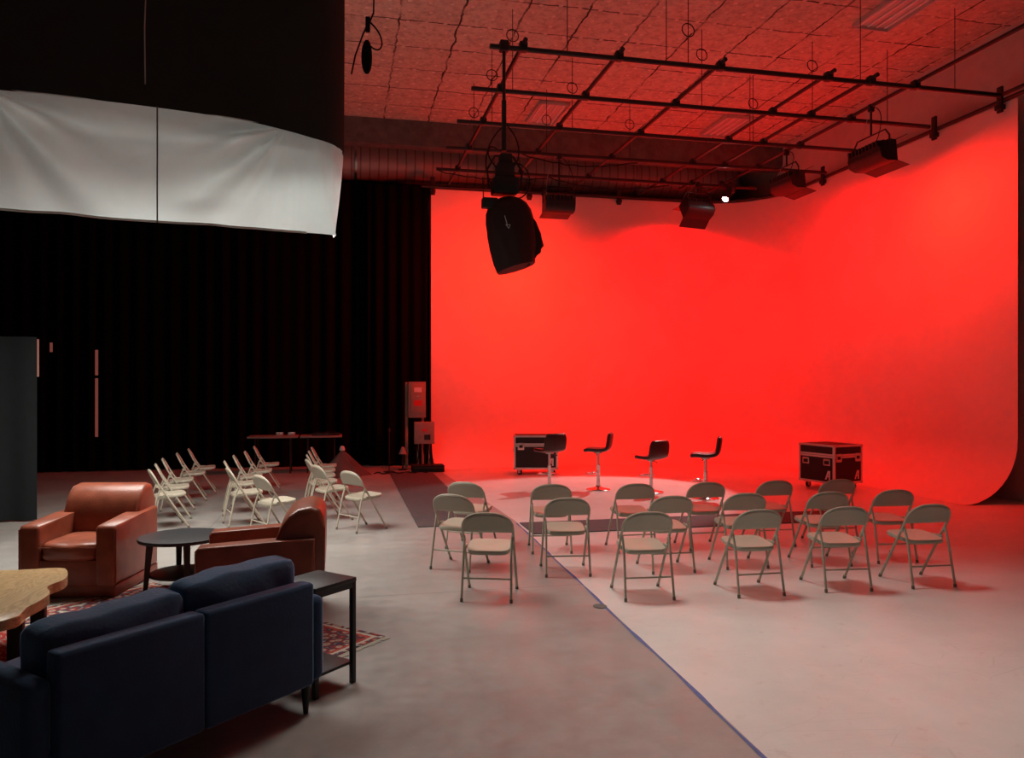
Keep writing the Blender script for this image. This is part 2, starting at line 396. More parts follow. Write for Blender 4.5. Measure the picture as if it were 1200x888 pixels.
tag(o, 'low charcoal drape panel at the left edge of frame standing on the floor', 'drape')
o = drape('black_drape', [(10.06, 9.66), (10.06, 6.0)], 2.6, 7.27, M['drape'], amp=.03, seed=4, shift=(0, -.22, 0))
tag(o, 'narrow black drape hung high on the right wall at the frame edge', 'drape')
# drape at the end of the cyclorama leaving a dark red edge
o = drape('black_drape', [(.55, 17.12), (1.84, 17.02)], .05, 6.18, M['drape'], amp=.05, wl=.26, seed=9)
tag(o, 'black drape end panel catching faint red glow beside the electrical panel', 'drape')
# faintly glowing strips imitating lit wall seen through gaps in the drapes
def glow_strip(n, X, Y, z0, z1, w):
    b = MB(); b.box((X, Y, (z0 + z1) / 2), (w, .01, z1 - z0)); return struct(b.build(n, M['slitglow'], smooth=False))
glow_strip('glow_strip_1', -3.975, 11.40, 1.90, 2.40, .03)
glow_strip('glow_strip_2', -5.75, 17.2, 2.45, 2.64, .05)
glow_strip('glow_strip_3', -4.91, 17.2, .72, 1.92, .055)
glow_strip('glow_strip_4', -4.91, 17.2, 1.98, 2.50, .055)

# air duct ----------------------------------------------------------
t = empty('ventilation_duct', (0, 17.75, 6.85), 0, 'large round spiral metal ventilation duct running under the ceiling along the far wall', 'duct')
M['duct'] = duct_mat()
rx = Matrix.Rotation(pi / 2, 4, 'Y')
MB().lathe([(.45, -8.4), (.45, 9.35), (.40, 9.55), (.2, 9.68)], 40, mx=rx).build('duct_pipe', M['duct'], t)
for x in (-3, .3, 3.6, 6.9):
    MB().lathe([(.452, x - .02), (.47, x - .02), (.47, x + .02), (.452, x + .02)], 40, mx=rx, capb=False, capt=False).build('joint_band', M['steel'], t)
for x in (-1.5, 2.2, 5.6):
    MB().tube([(x, 0, .44), (x, 0, .56)], .008, 6).build('hanger_strap', M['blackmetal'], t)

# ceiling troffers --------------------------------------------------
def troffer(X, Y, L, W, label):
    t = empty('ceiling_light', (X, Y, ZC - .055), 0, label, 'ceiling light', 'unlit ceiling light fittings')
    b = MB()
    for s in (-1, 1):
        b.box((s * W / 2, 0, .01), (.03, L + .03, .07)); b.box((0, s * L / 2, .01), (W, .03, .07))
    b.build('frame', M['whiteplastic'], t, smooth=False)
    MB().box((0, 0, .035), (W - .03, L - .03, .01)).build('back_plate', M['whiteplastic'], t, smooth=False)
    for i in range(4):
        MB().tube([(-W / 2 + W * (i + .5) / 4, -L / 2 + .04, .012), (-W / 2 + W * (i + .5) / 4, L / 2 - .04, .012)], .016, 8).build('fluorescent_tube', M['diffuser'], t)
def cw(px, py, z):      # where a sight line of the photo meets height z
    a = radians(12.45); d = 901 * (1.8 - z) / (py - 450); lat = (px - 600) * d / 901
    return lat * cos(a) + d * sin(a), d * cos(a) - lat * sin(a)
x, y = cw(641, 131, ZC); troffer(x, y, 1.2, .6, 'unlit white ceiling light fitting above the hanging black dome')
x, y = cw(851, 146, ZC); troffer(x, y, 1.2, .6, 'unlit ceiling light fitting above the small bright spotlight')
x, y = cw(1052, 8, ZC); troffer(x, y, 1.2, .6, 'unlit ceiling light fitting at the top right near the side wall')

# ---------------------------------------------------------------- lighting grid
ZP = 6.16
g = empty('lighting_grid', (5.5, 13, ZP), 0, 'black pipe lighting grid hung on wires under the red lit ceiling', 'lighting grid')
def gp(p): return (p[0] - 5.5, p[1] - 13, p[2] - ZP)
BY = [9.75, 11.2, 12.65, 14.1, 15.55]
XE = [9.72, 9.72, 9.72, 9.75, 9.0]
AX = [2.30, 3.62, 5.10, 6.78, 7.475, 8.22]
for yy, xe in zip(BY, XE):
    MB().tube([gp((1.86, yy, ZP)), gp((xe, yy, ZP))], .034, 10).build('pipe', M['pipe'], g)
# pipe that carries the cyclorama, bent round the corner
pts = [gp((1.7, 16.97, ZP))] + [gp((CXR - RC + (RC - .02) * sin(pi / 2 * i / 10), 16.98 - RC + (RC - .02) * cos(pi / 2 * i / 10), ZP)) for i in range(11)] + [gp((9.92, 6.5, ZP))]
MB().tube(pts, .032, 10).build('pipe', M['pipe'], g)
AE = [(9.6, 16.9), (9.6, 16.9), (9.6, 16.95), (9.6, 16.9), (9.6, 16.2), (5.5, 16.3)]
for xx, (y0, y1) in zip(AX, AE):
    MB().tube([gp((xx, y0, ZP + .065)), gp((xx, y1, ZP + .065))], .030, 10).build('pipe', M['pipe'], g)
MB().tube([gp((9.86, 9.95, ZP + .07)), gp((9.86, 6.0, ZP + .07))], .028, 10).build('pipe', M['pipe'], g)
cl = MB().box((0, 0, 0), (.11, .11, .13), .02); cl = cl.build('clamp', M['blackmetal'], g); first = True
for xx, (y0, y1) in zip(AX, AE):
    for yy, xe in zip(BY, XE):
        if yy < y0 or yy > y1 or xx > xe: continue
        c = cl if first else cl.copy()
        if not first: C.objects.link(c)
        c.parent = g; c.location = gp((xx, yy, ZP + .03)); first = False
# cyclorama brackets standing on the side pipe
br = MB().box((0, 0, .02), (.04, .10, .40), .008).box((0, 0, -.1), (.1, .12, .08), .01).build('bracket', M['blackmetal'], g)
br.location = gp((9.9, 9.95, ZP))
for px, py in ((9.9, 11.3), (9.9, 12.6), (9.88, 14.4), (4.15, 16.97), (6.3, 16.97), (1.95, 16.97)):
    c = br.copy(); C.objects.link(c); c.location = gp((px, py, ZP)); c.rotation_euler = (0, 0, 0 if px > 9 else pi / 2)
for px, py, yb in ((600.7, 41.6, 11.2), (576.6, 88, 12.65), (555.4, 132, 14.1), (670.6, 103, 12.65), (640.5, 140.5, 14.1), (738, 145.7, 14.1),
                   (806.5, 35.3, 9.75), (822.4, 64, 11.2), (952, 77, 11.2), (882.6, 121.5, 12.65)):
    a = radians(12.45); th = math.atan((px - 600) / 901) + a; X = yb * math.tan(th); d = X * sin(a) + yb * cos(a); z = 1.8 + (450 - py) * d / 901
    w = MB().tube([gp((X, yb, ZP)), gp((X, yb, ZC - .01))], .006, 6).build('hanger_wire', M['blackmetal'], g)
    MB().tube([(gp((X, yb, z))[0] + .09 * cos(2 * pi * i / 16), gp((X, yb, z))[1] + .02 * sin(2 * pi * i / 16), gp((X, yb, z))[2] + .10 * sin(2 * pi * i / 16)) for i in range(16)], .008, 5, closed=True).build('wire_coil', M['blackmetal'], w)
for X, yb in ((7.3, 9.75), (8.9, 9.75), (2.9, 9.75), (4.3, 9.75), (8.9, 11.2), (7.2, 12.65)):
    MB().tube([gp((X, yb, ZP)), gp((X, yb, ZC - .01))], .006, 6).build('hanger_wire', M['blackmetal'], g)
# slack cables tied along the far pipes
for (xa, xb, yb, sag) in ((1.9, 4.2, 15.5, .10), (4.2, 6.9, 15.5, .16), (3.3, 5.6, 14.05, .14)):
    MB().tube([gp((xa + (xb - xa) * i / 16, yb, ZP - .04 - sag * sin(pi * i / 16) - .03 * abs(sin(i * 1.3)))) for i in range(17)], .012, 5).build('cable', M['blackrubber'], g)

# flood lights ------------------------------------------------------
def flood(loc, ztop, rz, tilt, W, label, barn=True):
    t = empty('flood_light', (loc[0], loc[1], ztop), rz, label, 'studio light', 'flood lights on the pipe grid')
    h = ztop - loc[2]      # drop from pipe to the yoke pivot
    MB().box((0, 0, -.03), (.07, .09, .12), .015).build('clamp', M['blackmetal'], t)
    MB().tube([(0, 0, -.05), (0, 0, -h + .34)], .016, 8).build('drop_rod', M['blackmetal'], t)
    MB().tube([(-W / 2 - .03, 0, -h), (-W / 2 - .03, 0, -h + .22), (-W / 2 + .06, 0, -h + .33), (W / 2 - .06, 0, -h + .33), (W / 2 + .03, 0, -h + .22), (W / 2 + .03, 0, -h)], .013, 8).build('yoke', M['blackmetal'], t)
    mx = Matrix.Translation((0, 0, -h)) @ Matrix.Rotation(tilt, 4, 'X')
    # housing: trough with a curved back, open towards +Y
    prof = [(.16, .15), (.04, .17), (-.08, .13), (-.14, .02), (-.12, -.10), (-.02, -.16), (.16, -.17)]
    b = MB(); vs = [(-W / 2, y, z) for y, z in prof] + [(W / 2, y, z) for y, z in prof]; n = len(prof)
    b.add(vs, [(i, i + 1, n + i + 1, n + i) for i in range(n - 1)] + [tuple(range(n)), tuple(range(n, 2 * n))[::-1]], mx)
    b.build('housing', M['blackmetal'], t, ang=50)
    lens = MB().box((0, .12, -.01), (W - .06, .015, .28), mx=mx).build('gel_frame', M['redgel'], t, smooth=False)
    for k in range(5): pass
    fp = [(-W / 2 + .02, .0)]
    for i in range(9):
        x0 = -W / 2 + .02 + (W - .04) * i / 9; x1 = x0 + (W - .04) / 18
        fp += [(x0, .13), (x1, .13), (x1, .04), (x0 + (W - .04) / 9, .04)]
    fp += [(W / 2 - .02, .0)]
    MB().prism(fp, .02, .14, mx=mx @ Matrix.Translation((0, .0, .03)) @ Matrix.Rotation(pi / 2, 4, 'X')).build('cooling_fins', M['blackmetal'], t, smooth=False)
    if barn:
        mb = mx @ Matrix.Translation((0, .16, .15)) @ Matrix.Rotation(.35, 4, 'X')
        MB().box((0, .11, 0), (W, .22, .008), mx=mb).build('barn_door', M['blackmetal'], t, smooth=False)
        mb = mx @ Matrix.Translation((0, .16, -.17)) @ Matrix.Rotation(-.35, 4, 'X')
        MB().box((0, .11, 0), (W, .22, .008), mx=mb).build('barn_door', M['blackmetal'], t, smooth=False)
    MB().tube(bez((.02, .02, -.02), (.3, .05, -.1), (.35, -.1, -h + .2), (.15, -.08, -h + .1)), .007, 5).build('power_cable', M['blackrubber'], t)
    MB().tube(bez((-.03, .0, .02), (-.2, .1, -.2), (-.3, 0, -h + .25), (-W / 2 + .05, -.06, -h + .1)), .004, 5).build('safety_cable', M['steel'], t)
    return t
M['redgel'] = mat('red_gel', (.25, .02, .02), .4)
flood((4.03, 14.1, 5.22), ZP, 0, .15, .58, 'black flood light hanging alone right of the black dome, aimed at the red wall')
flood((7.55, 15.45, 5.62), ZP, radians(12), -.5, .70, 'black flood light with barn doors just left of the bright spotlight')
flood((8.22, 13.1, 5.60), ZP + .06, -pi / 2, .1, .72, 'black flood light near the far corner right of the bright spotlight')
flood((8.22, 10.72, 5.42), ZP + .06, -pi / 2, .1, .78, 'largest black flood light hung nearest the right wall, furthest right')

# spotlight with lit lens ------------------------------------------
SPX, SPY, SPZ = 8.02, 15.12, 5.76
t = empty('spotlight', (SPX, SPY + .12, ZP), 0, 'small spotlight with glowing white lens pointing toward the camera', 'studio light')
MB().box((0, .05, -.02), (.07, .09, .12), .015).build('clamp', M['blackmetal'], t)
MB().tube([(-.10, 0, -.32), (-.10, 0, -.14), (0, .05, -.08), (.10, 0, -.14), (.10, 0, -.32)], .012, 8).build('yoke', M['blackmetal'], t)
tgt = Vector((3.8, 11.9, 0)); sl = Vector((SPX, SPY, SPZ))
lm = look((0, -.12, SPZ - ZP), tuple(tgt - sl + Vector((0, -.12, SPZ - ZP))))
MB().lathe([(.085, .02), (.092, .04), (.075, .10), (.075, .30), (.11, .34), (.11, .48), (.07, .54)], 24, mx=lm).build('barrel', M['blackmetal'], t)
MB().lathe([(.001, -.004), (.045, -.002), (.066, .018), (.066, .022)], 24, mx=lm).build('lens', M['glowlens'], t)
MB().lathe([(.068, .0), (.094, .0), (.094, .05), (.068, .05)], 24, mx=lm, capb=False, capt=False).build('lens_ring', M['blackmetal'], t)

# black hanging dome ------------------------------------------------
DX, DY = 2.04, 9.72
t = empty('dome_softbox', (DX, DY, ZP), 0, 'big black fabric dome light hanging by a pole from the pipe grid', 'studio light')
MB().box((0, 0, 0), (.12, .12, .14), .02).build('clamp', M['blackmetal'], t)
MB().tube([(0, 0, 0), (0, 0, -.75)], .022, 8).tube([(0, 0, -.7), (0, 0, -1.35)], .032, 8).build('drop_pole', M['blackmetal'], t)
hd = MB(); hd.box((.02, 0, -1.48), (.16, .14, .18), .02); hd.prism([(-.10, -.09), (.12, -.09), (.12, .09), (-.10, .09)], -1.72, -1.52, .02)
hd.prism([(-.15, -.12), (.17, -.12), (.17, .12), (-.15, .12)], -1.92, -1.70, .03)
hd.build('lamp_head', M['blackmetal'], t)
MB().tube([(-.20, 0, -1.86), (-.22, 0, -1.6), (-.12, 0, -1.42), (.12, 0, -1.42), (.24, 0, -1.6), (.22, 0, -1.86)], .014, 8).build('yoke', M['blackmetal'], t)
MB().box((-.20, -.06, -2.05), (.20, .13, .13), .015).build('control_box', M['blackmetal'], t)
MB().tube([(-.28, -.06, -2.0), (-.29, -.06, -1.72)], .008, 6).build('bracket', M['blackmetal'], t)
for (a, b_, c_, d_) in (((.03, .02, -1.0), (.25, 0, -1.2), (.25, 0, -1.5), (.06, .05, -1.6)), ((-.03, 0, -1.05), (-.3, .1, -1.3), (-.25, 0, -1.7), (-.15, 0, -1.8)),
                        ((.1, 0, -1.5), (.4, .0, -1.45), (.40, .0, -1.9), (.2, 0, -1.95)), ((-.1, -.05, -1.35), (-.25, -.1, -1.25), (-.3, -.1, -1.5), (-.05, -.05, -1.62))):
    MB().tube(bez(a, b_, c_, d_), .009, 5).build('cable', M['blackrubber'], t)
# fabric dome: rings along a tilted axis, eight ribs
ax = Matrix.Translation((.035, 0, -1.97)) @ Matrix.Rotation(radians(-8), 4, 'Y')
dprof = [(.09, .02), (.18, -.02), (.25, -.08), (.295, -.17), (.318, -.30), (.322, -.46), (.31, -.62), (.285, -.78), (.255, -.90)]
vs, fs = [], []; N = 48
for r, z in dprof:
    for j in range(N):
        a = 2 * pi * j / N
        rr = r * (1 - .035 * (abs(sin(4 * a)) ** 1.5)) + .006 * sin(a * 11 + z * 9)
        vs.append((rr * cos(a), rr * sin(a), z - .04 * cos(a - 2.6) * (1 if z < -.7 else 0)))
for i in range(len(dprof) - 1):
    for j in range(N): fs.append((i * N + j, i * N + (j + 1) % N, (i + 1) * N + (j + 1) % N, (i + 1) * N + j))
fs.append(tuple(range(N))); fs.append(tuple(range((len(dprof) - 1) * N, len(dprof) * N))[::-1])
MB().add(vs, fs, ax).build('fabric_cover', M['softcover'], t, ang=60)
# loose skirt flap on the right side
fmx = Matrix.Translation((.035, .14, -1.97)) @ Matrix.Rotation(pi / 2, 4, 'X')
MB().prism([(.24, -.20), (.345, -.26), (.375, -.30), (.43, -.45), (.475, -.60), (.40, -.68), (.365, -.76), (.28, -.86), (.22, -.6)], 0, .26, .03, 3, mx=fmx).build('skirt_flap', M['softcover'], t)
lg = MB(); lm_ = ax @ Matrix.Translation((-.11, -.310, -.40)) @ Matrix.Rotation(pi / 2, 4, 'X')
lg.box((0, .08, .0), (.008, .11, .004), mx=lm_ @ Matrix.Rotation(.15, 4, 'Z'))
for p, q in (((-.02, .02), (.012, -.03)), ((.012, -.03), (.035, .012)), ((.035, .012), (-.02, .02))):
    lg.tube([(p[0], p[1], 0), (q[0], q[1], 0)], .004, 5, mx=lm_)
lg.build('logo', M['white_label'], t, smooth=False, label='small white line and triangle logo')

# coiled cable hanging at the upper left of the ceiling -------------
X0, Y0 = 1.0 * 0 + 0.2, 8.3
a_ = radians(12.45); th = math.atan((431 - 600) / 901) + a_; X0 = Y0 * math.tan(th)
d_ = X0 * sin(a_) + Y0 * cos(a_); zz = lambda py: 1.8 + (450 - py) * d_ / 901
t = empty('hanging_cable', (X0, Y0, zz(20)), 0, 'bundle of coiled black cable hanging from the ceiling beside the overhead cloth', 'cable')
z0 = zz(20)
MB().tube([(.10, 0, ZC - z0 - .01), (.06, 0, 0.05), (.02, 0, -.05)], .010, 6).build('rope', M['blackrubber'], t)
MB().tube([(.02, 0, -.03), (-.05, .02, -.18), (-.13, .0, -.42), (-.17, 0, -.62)], .009, 6).build('cable_tail', M['blackrubber'], t)
cb = MB()
for i in range(7):
    w = .010 + .0058 * i
    cb.tube([(-.01 + w * cos(2 * pi * j / 18) + .004 * sin(i * 3.1), .022 * sin(i * 2.1) + .015 * sin(2 * pi * j / 18), -.38 - .008 * i + (.125 + .008 * i) * sin(2 * pi * j / 18)) for j in range(18)], .014, 6, closed=True)
cb.box((-.005, 0, -.36), (.09, .07, .05), .015)
cb.build('coil', M['blackrubber'], t)
MB().tube(bez((.02, 0, -.05), (.22, 0, -.2), (.16, .03, -.42), (.02, 0, -.30)), .009, 6).build('loop', M['blackrubber'], t)
MB().box((.0, 0, -.08), (.05, .05, .16), .012).build('knot', M['blackrubber'], t)

# ---------------------------------------------------------------- overhead cloth box
t = empty('overhead_softbox', (-1.5, 7.5, 3.25), radians(0), 'huge overhead light box of black cloth with white muslin skirt, upper left', 'softbox')
OX, OY, OZ = -1.5, 7.5, 3.25
path = []
A0 = Vector((-4.6, 6.79)); A1 = Vector((-.28, 7.70)); dr = (A1 - A0).normalized(); nn = Vector((-dr.y, dr.x))
NA = 300
for i in range(NA + 1): path.append((A0.lerp(A1, i / NA), Vector((-nn.x, -nn.y))))
R0 = .36; cen = A1 + nn * R0; a0 = atan2(-nn.y, -nn.x)
for i in range(1, 25):
    a = a0 + (pi / 2 - .20 + .20) * i / 24
    path.append((cen + Vector((cos(a), sin(a))) * R0, Vector((cos(a), sin(a)))))
pe, ne = path[-1]; de = Vector((-ne.y, ne.x))
for i in range(1, 13): path.append((pe + de * .10 * i, ne))
NP = len(path); CORN = Vector((-.055, 7.755))
def ztop(u):        # top edge of the white skirt along the path (u = index)
    x = path[u][0].x
    if u <= NA: return 4.255 + .03 * sin((x + 2.8) / 2.5 * pi) - .10 * max(0, (x + 1.1) / .8) ** 2 * .6
    return 4.1906 - .05 * min(1, (u - NA) / 24)
def fold(u, v):
    x, s = path[min(u, NP - 1)][0].x, v
    d = 0
    if u <= NA:
        # fans of creases falling from two hanging points of the top edge
        for (xa, sg, amp, kk) in ((-.50, -1, .135, 13), (-2.95, 1, .145, 12)):
            dx = (x - xa) * sg; dz = s * 1.0 + .03
            if dx > -.3:
                ang = atan2(dz, max(dx, .001)); rr = sqrt(dx * dx + dz * dz)
                env = math.exp(-((ang - .62) / .42) ** 2) * min(1, (rr / .5) ** 1.3) * math.exp(-max(0, rr - .5) * 1.15)
                d += amp * sin(ang * kk * 1.15 + .8 * sin(ang * 5)) * env
        d += .005 * sin(x * 9 + 3 * s) * s + .004 * sin(s * 26 + x * 2.0) * math.exp(-((x + 1.35) / .35) ** 2) * 1.6
        d += .010 * max(0, 1 - (A1.x - x) / .5) * sin(x * 42) * (.4 + .6 * s) if x > A1.x - .5 else 0
    else:
        d += .008 * sin(u * .9)
    return d
vs, fs = [], []; NV = 56
for u in range(NP):
    p, n_ = path[u]
    for j in range(NV + 1):
        v = j / NV; z1 = ztop(u); z0 = 3.245 + .02 * min(1, u / NA)
        q = p + n_ * fold(u, v)
        if u > NA - 2: q = q.lerp(CORN + de * (.004 * (u - NA + 2)), v ** 1.3 * min(1, (u - NA + 2) / 6))
        vs.append((q.x - OX, q.y - OY, z1 + (z0 - z1) * v - OZ))
for u in range(NP - 1):
    for j in range(NV): fs.append((u * (NV + 1) + j, (u + 1) * (NV + 1) + j, (u + 1) * (NV + 1) + j + 1, u * (NV + 1) + j + 1))
MB().add(vs, fs).build('white_skirt', cloth_mat(), t)
vs, fs = [], []; NV2 = 10
for u in range(NP):
    p, n_ = path[u]
    for j in range(NV2 + 1):
        v = j / NV2; z1 = ztop(u) - .01
        q = p + n_ * (.012 + .02 * sin(v * 3) * sin(u * .048))
        vs.append((q.x - OX, q.y - OY, z1 + (ZC - .01 - z1) * v - OZ))
for u in range(NP - 1):
    for j in range(NV2): fs.append((u * (NV2 + 1) + j, (u + 1) * (NV2 + 1) + j, (u + 1) * (NV2 + 1) + j + 1, u * (NV2 + 1) + j + 1))
M['blackcloth'] = mat('black_cloth_top', (.045, .047, .043), .95, spec=.05, bump=.1, bscale=10)
MB().add(vs, fs).build('black_top', M['blackcloth'], t)
# seam and hem
ui = min(range(NA + 1), key=lambda i: abs(path[i][0].x + 1.62))
sp_, sn = path[ui]
MB().tube([(sp_.x + sn.x * (.006 + fold(ui, v / 10)) - OX, sp_.y + sn.y * (.006 + fold(ui, v / 10)) - OY, ztop(ui) + (3.25 - ztop(ui)) * v / 10 - OZ) for v in range(11)], .007, 5).build('seam', M['dullgrey'], t)
MB().tube([(path[u][0].x + path[u][1].x * fold(u, 1) - OX, path[u][0].y + path[u][1].y * fold(u, 1) - OY, 3.247 + .02 * u / NA - OZ) for u in range(0, NA - 1, 4)], .010, 6).build('hem', M['whiteplastic'], t)
MB().box((-.25, 1.2, .785), (3.3, 1.6, .03)).build('lamp_panel', M['diffuser'], t, smooth=False)
for sx, sy in ((-1.8, .5), (1.3, .5), (-1.8, 1.9), (1.3, 1.9)):
    MB().tube([(sx, sy, .80), (sx, sy, ZC - OZ - .01)], .01, 6).build('hanging_cord', M['blackmetal'], t)
# white rope against the black cloth
x_, z_ = -1.735, 0
t2 = empty('white_rope', (-1.70, 7.33, 4.45), 0, 'thin white rope hanging in front of the black overhead cloth', 'rope')
MB().tube([(.0, .0, 0), (-.005, .0, .5), (.012, .0, 1.0), (.02, 0, 2.0), (.02, .0, ZC - 4.46)], .0055, 5).build('rope_strand', M['whiteplastic'], t2)

# ---------------------------------------------------------------- folding chairs
K = .978
def side_y(z): return (.23 - .36 * z / .575) if z < .575 else (-.13 - .09 * (z - .575) / .18)
def make_chair(label, group):
    t = empty('folding_chair', (0, 0, 0), 0, label, 'chair', group)
    hw = .216; pts = []
    zs = [.012, .15, .3, .45, .53, .575, .60]
    for z in zs: pts.append((-hw, side_y(z), z))
    for i in range(1, 24):
        a = pi - pi * i / 24; u = hw * math.copysign(abs(cos(a)) ** (2 / 2.5), cos(a)); z = .60 + .145 * abs(sin(a)) ** (2 / 2.5)
        pts.append((u, side_y(z), z))
    for z in zs[::-1]: pts.append((hw, side_y(z), z))
    sc = lambda L: [tuple(K * c for c in p) for p in L]
    MB().tube(sc(pts), .0115, 8).build('frame', M['chair'], t)
    # backrest: pressed panel between the tubes
    vs, fs = [], []; NU, NVv = 20, 8
    for i in range(NU + 1):
        s = -1 + 2 * i / NU
        zt = .60 + .142 * max(0, 1 - abs(s) ** 2.5) ** (1 / 2.5)
        for j in range(NVv + 1):
            z = .575 + (zt - .575) * j / NVv
            vs.append((K * s * hw * .985, K * (side_y(z) - .014 * (1 - s * s)), K * z))
    for i in range(NU):
        for j in range(NVv): a = i * (NVv + 1) + j; fs.append((a, a + NVv + 1, a + NVv + 2, a + 1))
    o = MB().add(vs, fs).build('backrest', M['chairback'], t)
    md = o.modifiers.new('solid', 'SOLIDIFY'); md.thickness = .012; md.offset = 0
    # seat pan: rounded, slightly dished, rolled edge
    poly = []
    for i in range(40):
        a = 2 * pi * i / 40; x = math.copysign(abs(cos(a)) ** .42, cos(a)); y = math.copysign(abs(sin(a)) ** .42, sin(a))
        poly.append((x * (.192 + .008 * y), .02 + y * .19))
    b = MB(); vs, fs = [], []
    rings = [(.86, -.030), (.97, -.028), (1.0, -.018), (1.0, .0), (.975, .009), (.90, .011), (.6, .007), (.25, .005)]
    for s, dz in rings:
        for (x, y) in poly:
            yy = .02 + (y - .02) * s; vs.append((K * x * s, K * yy, K * (.425 + .085 * (yy - .02) + dz)))
    n = 40
    for i in range(len(rings) - 1):
        for j in range(n): fs.append((i * n + j, i * n + (j + 1) % n, (i + 1) * n + (j + 1) % n, (i + 1) * n + j))
    fs.append(tuple(range(n))[::-1]); fs.append(tuple(range((len(rings) - 1) * n, len(rings) * n)))
    b.add(vs, fs).build('seat', M['chair'], t)
    for s in (-1, 1):
        MB().tube(sc([(s * .207, -.105, .535), (s * .205, -.135, .46), (s * .205, -.165, .36), (s * .212, -.235, .012)]), .0105, 8).build('leg', M['chair'], t)
        MB().box((K * s * .206, K * -.02, K * .425), (.012, .12, .03), .004).tube([(K * s * .195, K * -.10, K * .50), (K * s * .225, K * -.10, K * .50)], .012, 8).build('hinge', M['chair'], t)
        MB().tube(sc([(s * .212, -.235, 0), (s * .2115, -.232, .03)]), .0135, 8).build('foot_cap', M['capgrey'], t)
        MB().tube(sc([(s * hw, .23, 0), (s * hw, .213, .03)]), .0145, 8).build('foot_cap', M['capgrey'], t)
    MB().tube(sc([(-.208, -.198, .19), (.208, -.198, .19)]), .0075, 8).build('stretcher', M['chair'], t)
    return t
GR = 'folding chairs in the right block facing the red wall'; GL = 'folding chairs in the left block turned to the stage'
beige = 'beige metal folding chair '
CH = [  # x, y, heading of the seat, label
 (1.231, 6.454, 71.7, beige + 'at left end of nearest right-block row, on grey floor', GR),
 (2.515, 6.210, 84.6, beige + 'second from left in nearest row, nearest one on white floor', GR),
 (3.471, 6.121, 88.1, beige + 'in the middle of the nearest right-block row of five', GR),
 (4.309, 6.098, 83.6, beige + 'fourth from left in the nearest right-block row', GR),
 (5.115, 6.053, 86.9, beige + 'at right end of the nearest row, by open floor', GR),
 (1.140, 7.549, 55.9, beige + 'angled right, at left end of middle row near dark runner', GR),
 (2.096, 7.122, 81.3, beige + 'second from left in the middle row, straddling the blue tape', GR),
 (3.087, 7.024, 87.1, beige + 'third from left in middle row, half hidden by a nearer chair', GR),
 (3.871, 7.034, 85.4, beige + 'fourth from left in the middle right-block row', GR),
 (4.726, 6.947, 85.8, beige + 'fifth from left in the middle row, below the right flight case', GR),
 (5.474, 6.935, 84.1, beige + 'at right end of the middle row, outlined against red floor', GR),
 (1.405, 8.441, 56.6, beige + 'at left end of farthest right-block row, behind the angled chair', GR),
 (2.209, 8.092, 80.6, beige + 'second from left in farthest row, below the left flight case', GR),
 (3.084, 7.946, 87.6, beige + 'third from left in farthest row, before the third bar stool', GR),
 (3.883, 7.888, 87.0, beige + 'fourth in the farthest row, overlapping the rightmost bar stool', GR),
 (4.693, 7.866, 88.0, beige + 'fifth in the farthest row, left of the right flight case', GR),
 (5.444, 7.808, 86.0, beige + 'at right end of farthest row, dark against right flight case', GR),
 (-2.149, 10.385, 20, beige + 'nearest of the left file, partly behind the facing armchair', GL),
 (-2.23, 11.10, 13, beige + 'second of the left file, its back hidden by the nearest', GL),
 (-2.31, 11.883, 10, beige + 'third of the left file, above the facing leather armchair', GL),
 (-2.29, 12.76, 9, beige + 'fourth of the left file, one before the last', GL),
 (-2.27, 13.57, 9, beige + 'farthest of the left file, in front of black drape', GL),
 (-.776, 9.51, 31, beige + 'nearest of the centre file, above the side-on armchair arm', GL),
 (-1.222, 10.37, 17, beige + 'second of the centre file, pale back edge covering the next', GL),
 (-1.385, 11.289, 9, beige + 'third of the centre file, back overlapped by the second', GL),
 (-1.378, 12.147, 6, beige + 'fourth of the centre file with reddish inner back', GL),
 (-1.30, 12.85, 4, beige + 'fifth of the centre file, one before the farthest', GL),
 (-1.27, 13.87, 4, beige + 'farthest of the centre file, under the pale tabletops', GL),
 (.24, 9.731, 34.3, beige + 'nearest of the left-block right file, by the dark runner', GL),
 (-.154, 10.50, 25, beige + 'second of the right file, just behind the clear-standing one', GL),
 (-.287, 11.29, 12, beige + 'third of the right file with reddish inner back', GL),
 (-.31, 11.997, 6, beige + 'fourth of the right file, edge-on in the tight overlap', GL),
 (-.31, 12.694, 2, beige + 'fifth of the right file, edge-on near the tarp mound', GL),
 (-.296, 13.426, 0, beige + 'farthest of the right file, edge-on left of the tarp mound', GL)]
chair0 = None
for (x, y, h, lab, gr) in CH:
    rz = radians(h - 90)
    if chair0 is None:
        chair0 = make_chair(lab, gr); chair0.location = (x, y, 0.001); chair0.rotation_euler = (0, 0, rz)
    else: dup(chair0, (x, y, .001), rz, lab, gr)

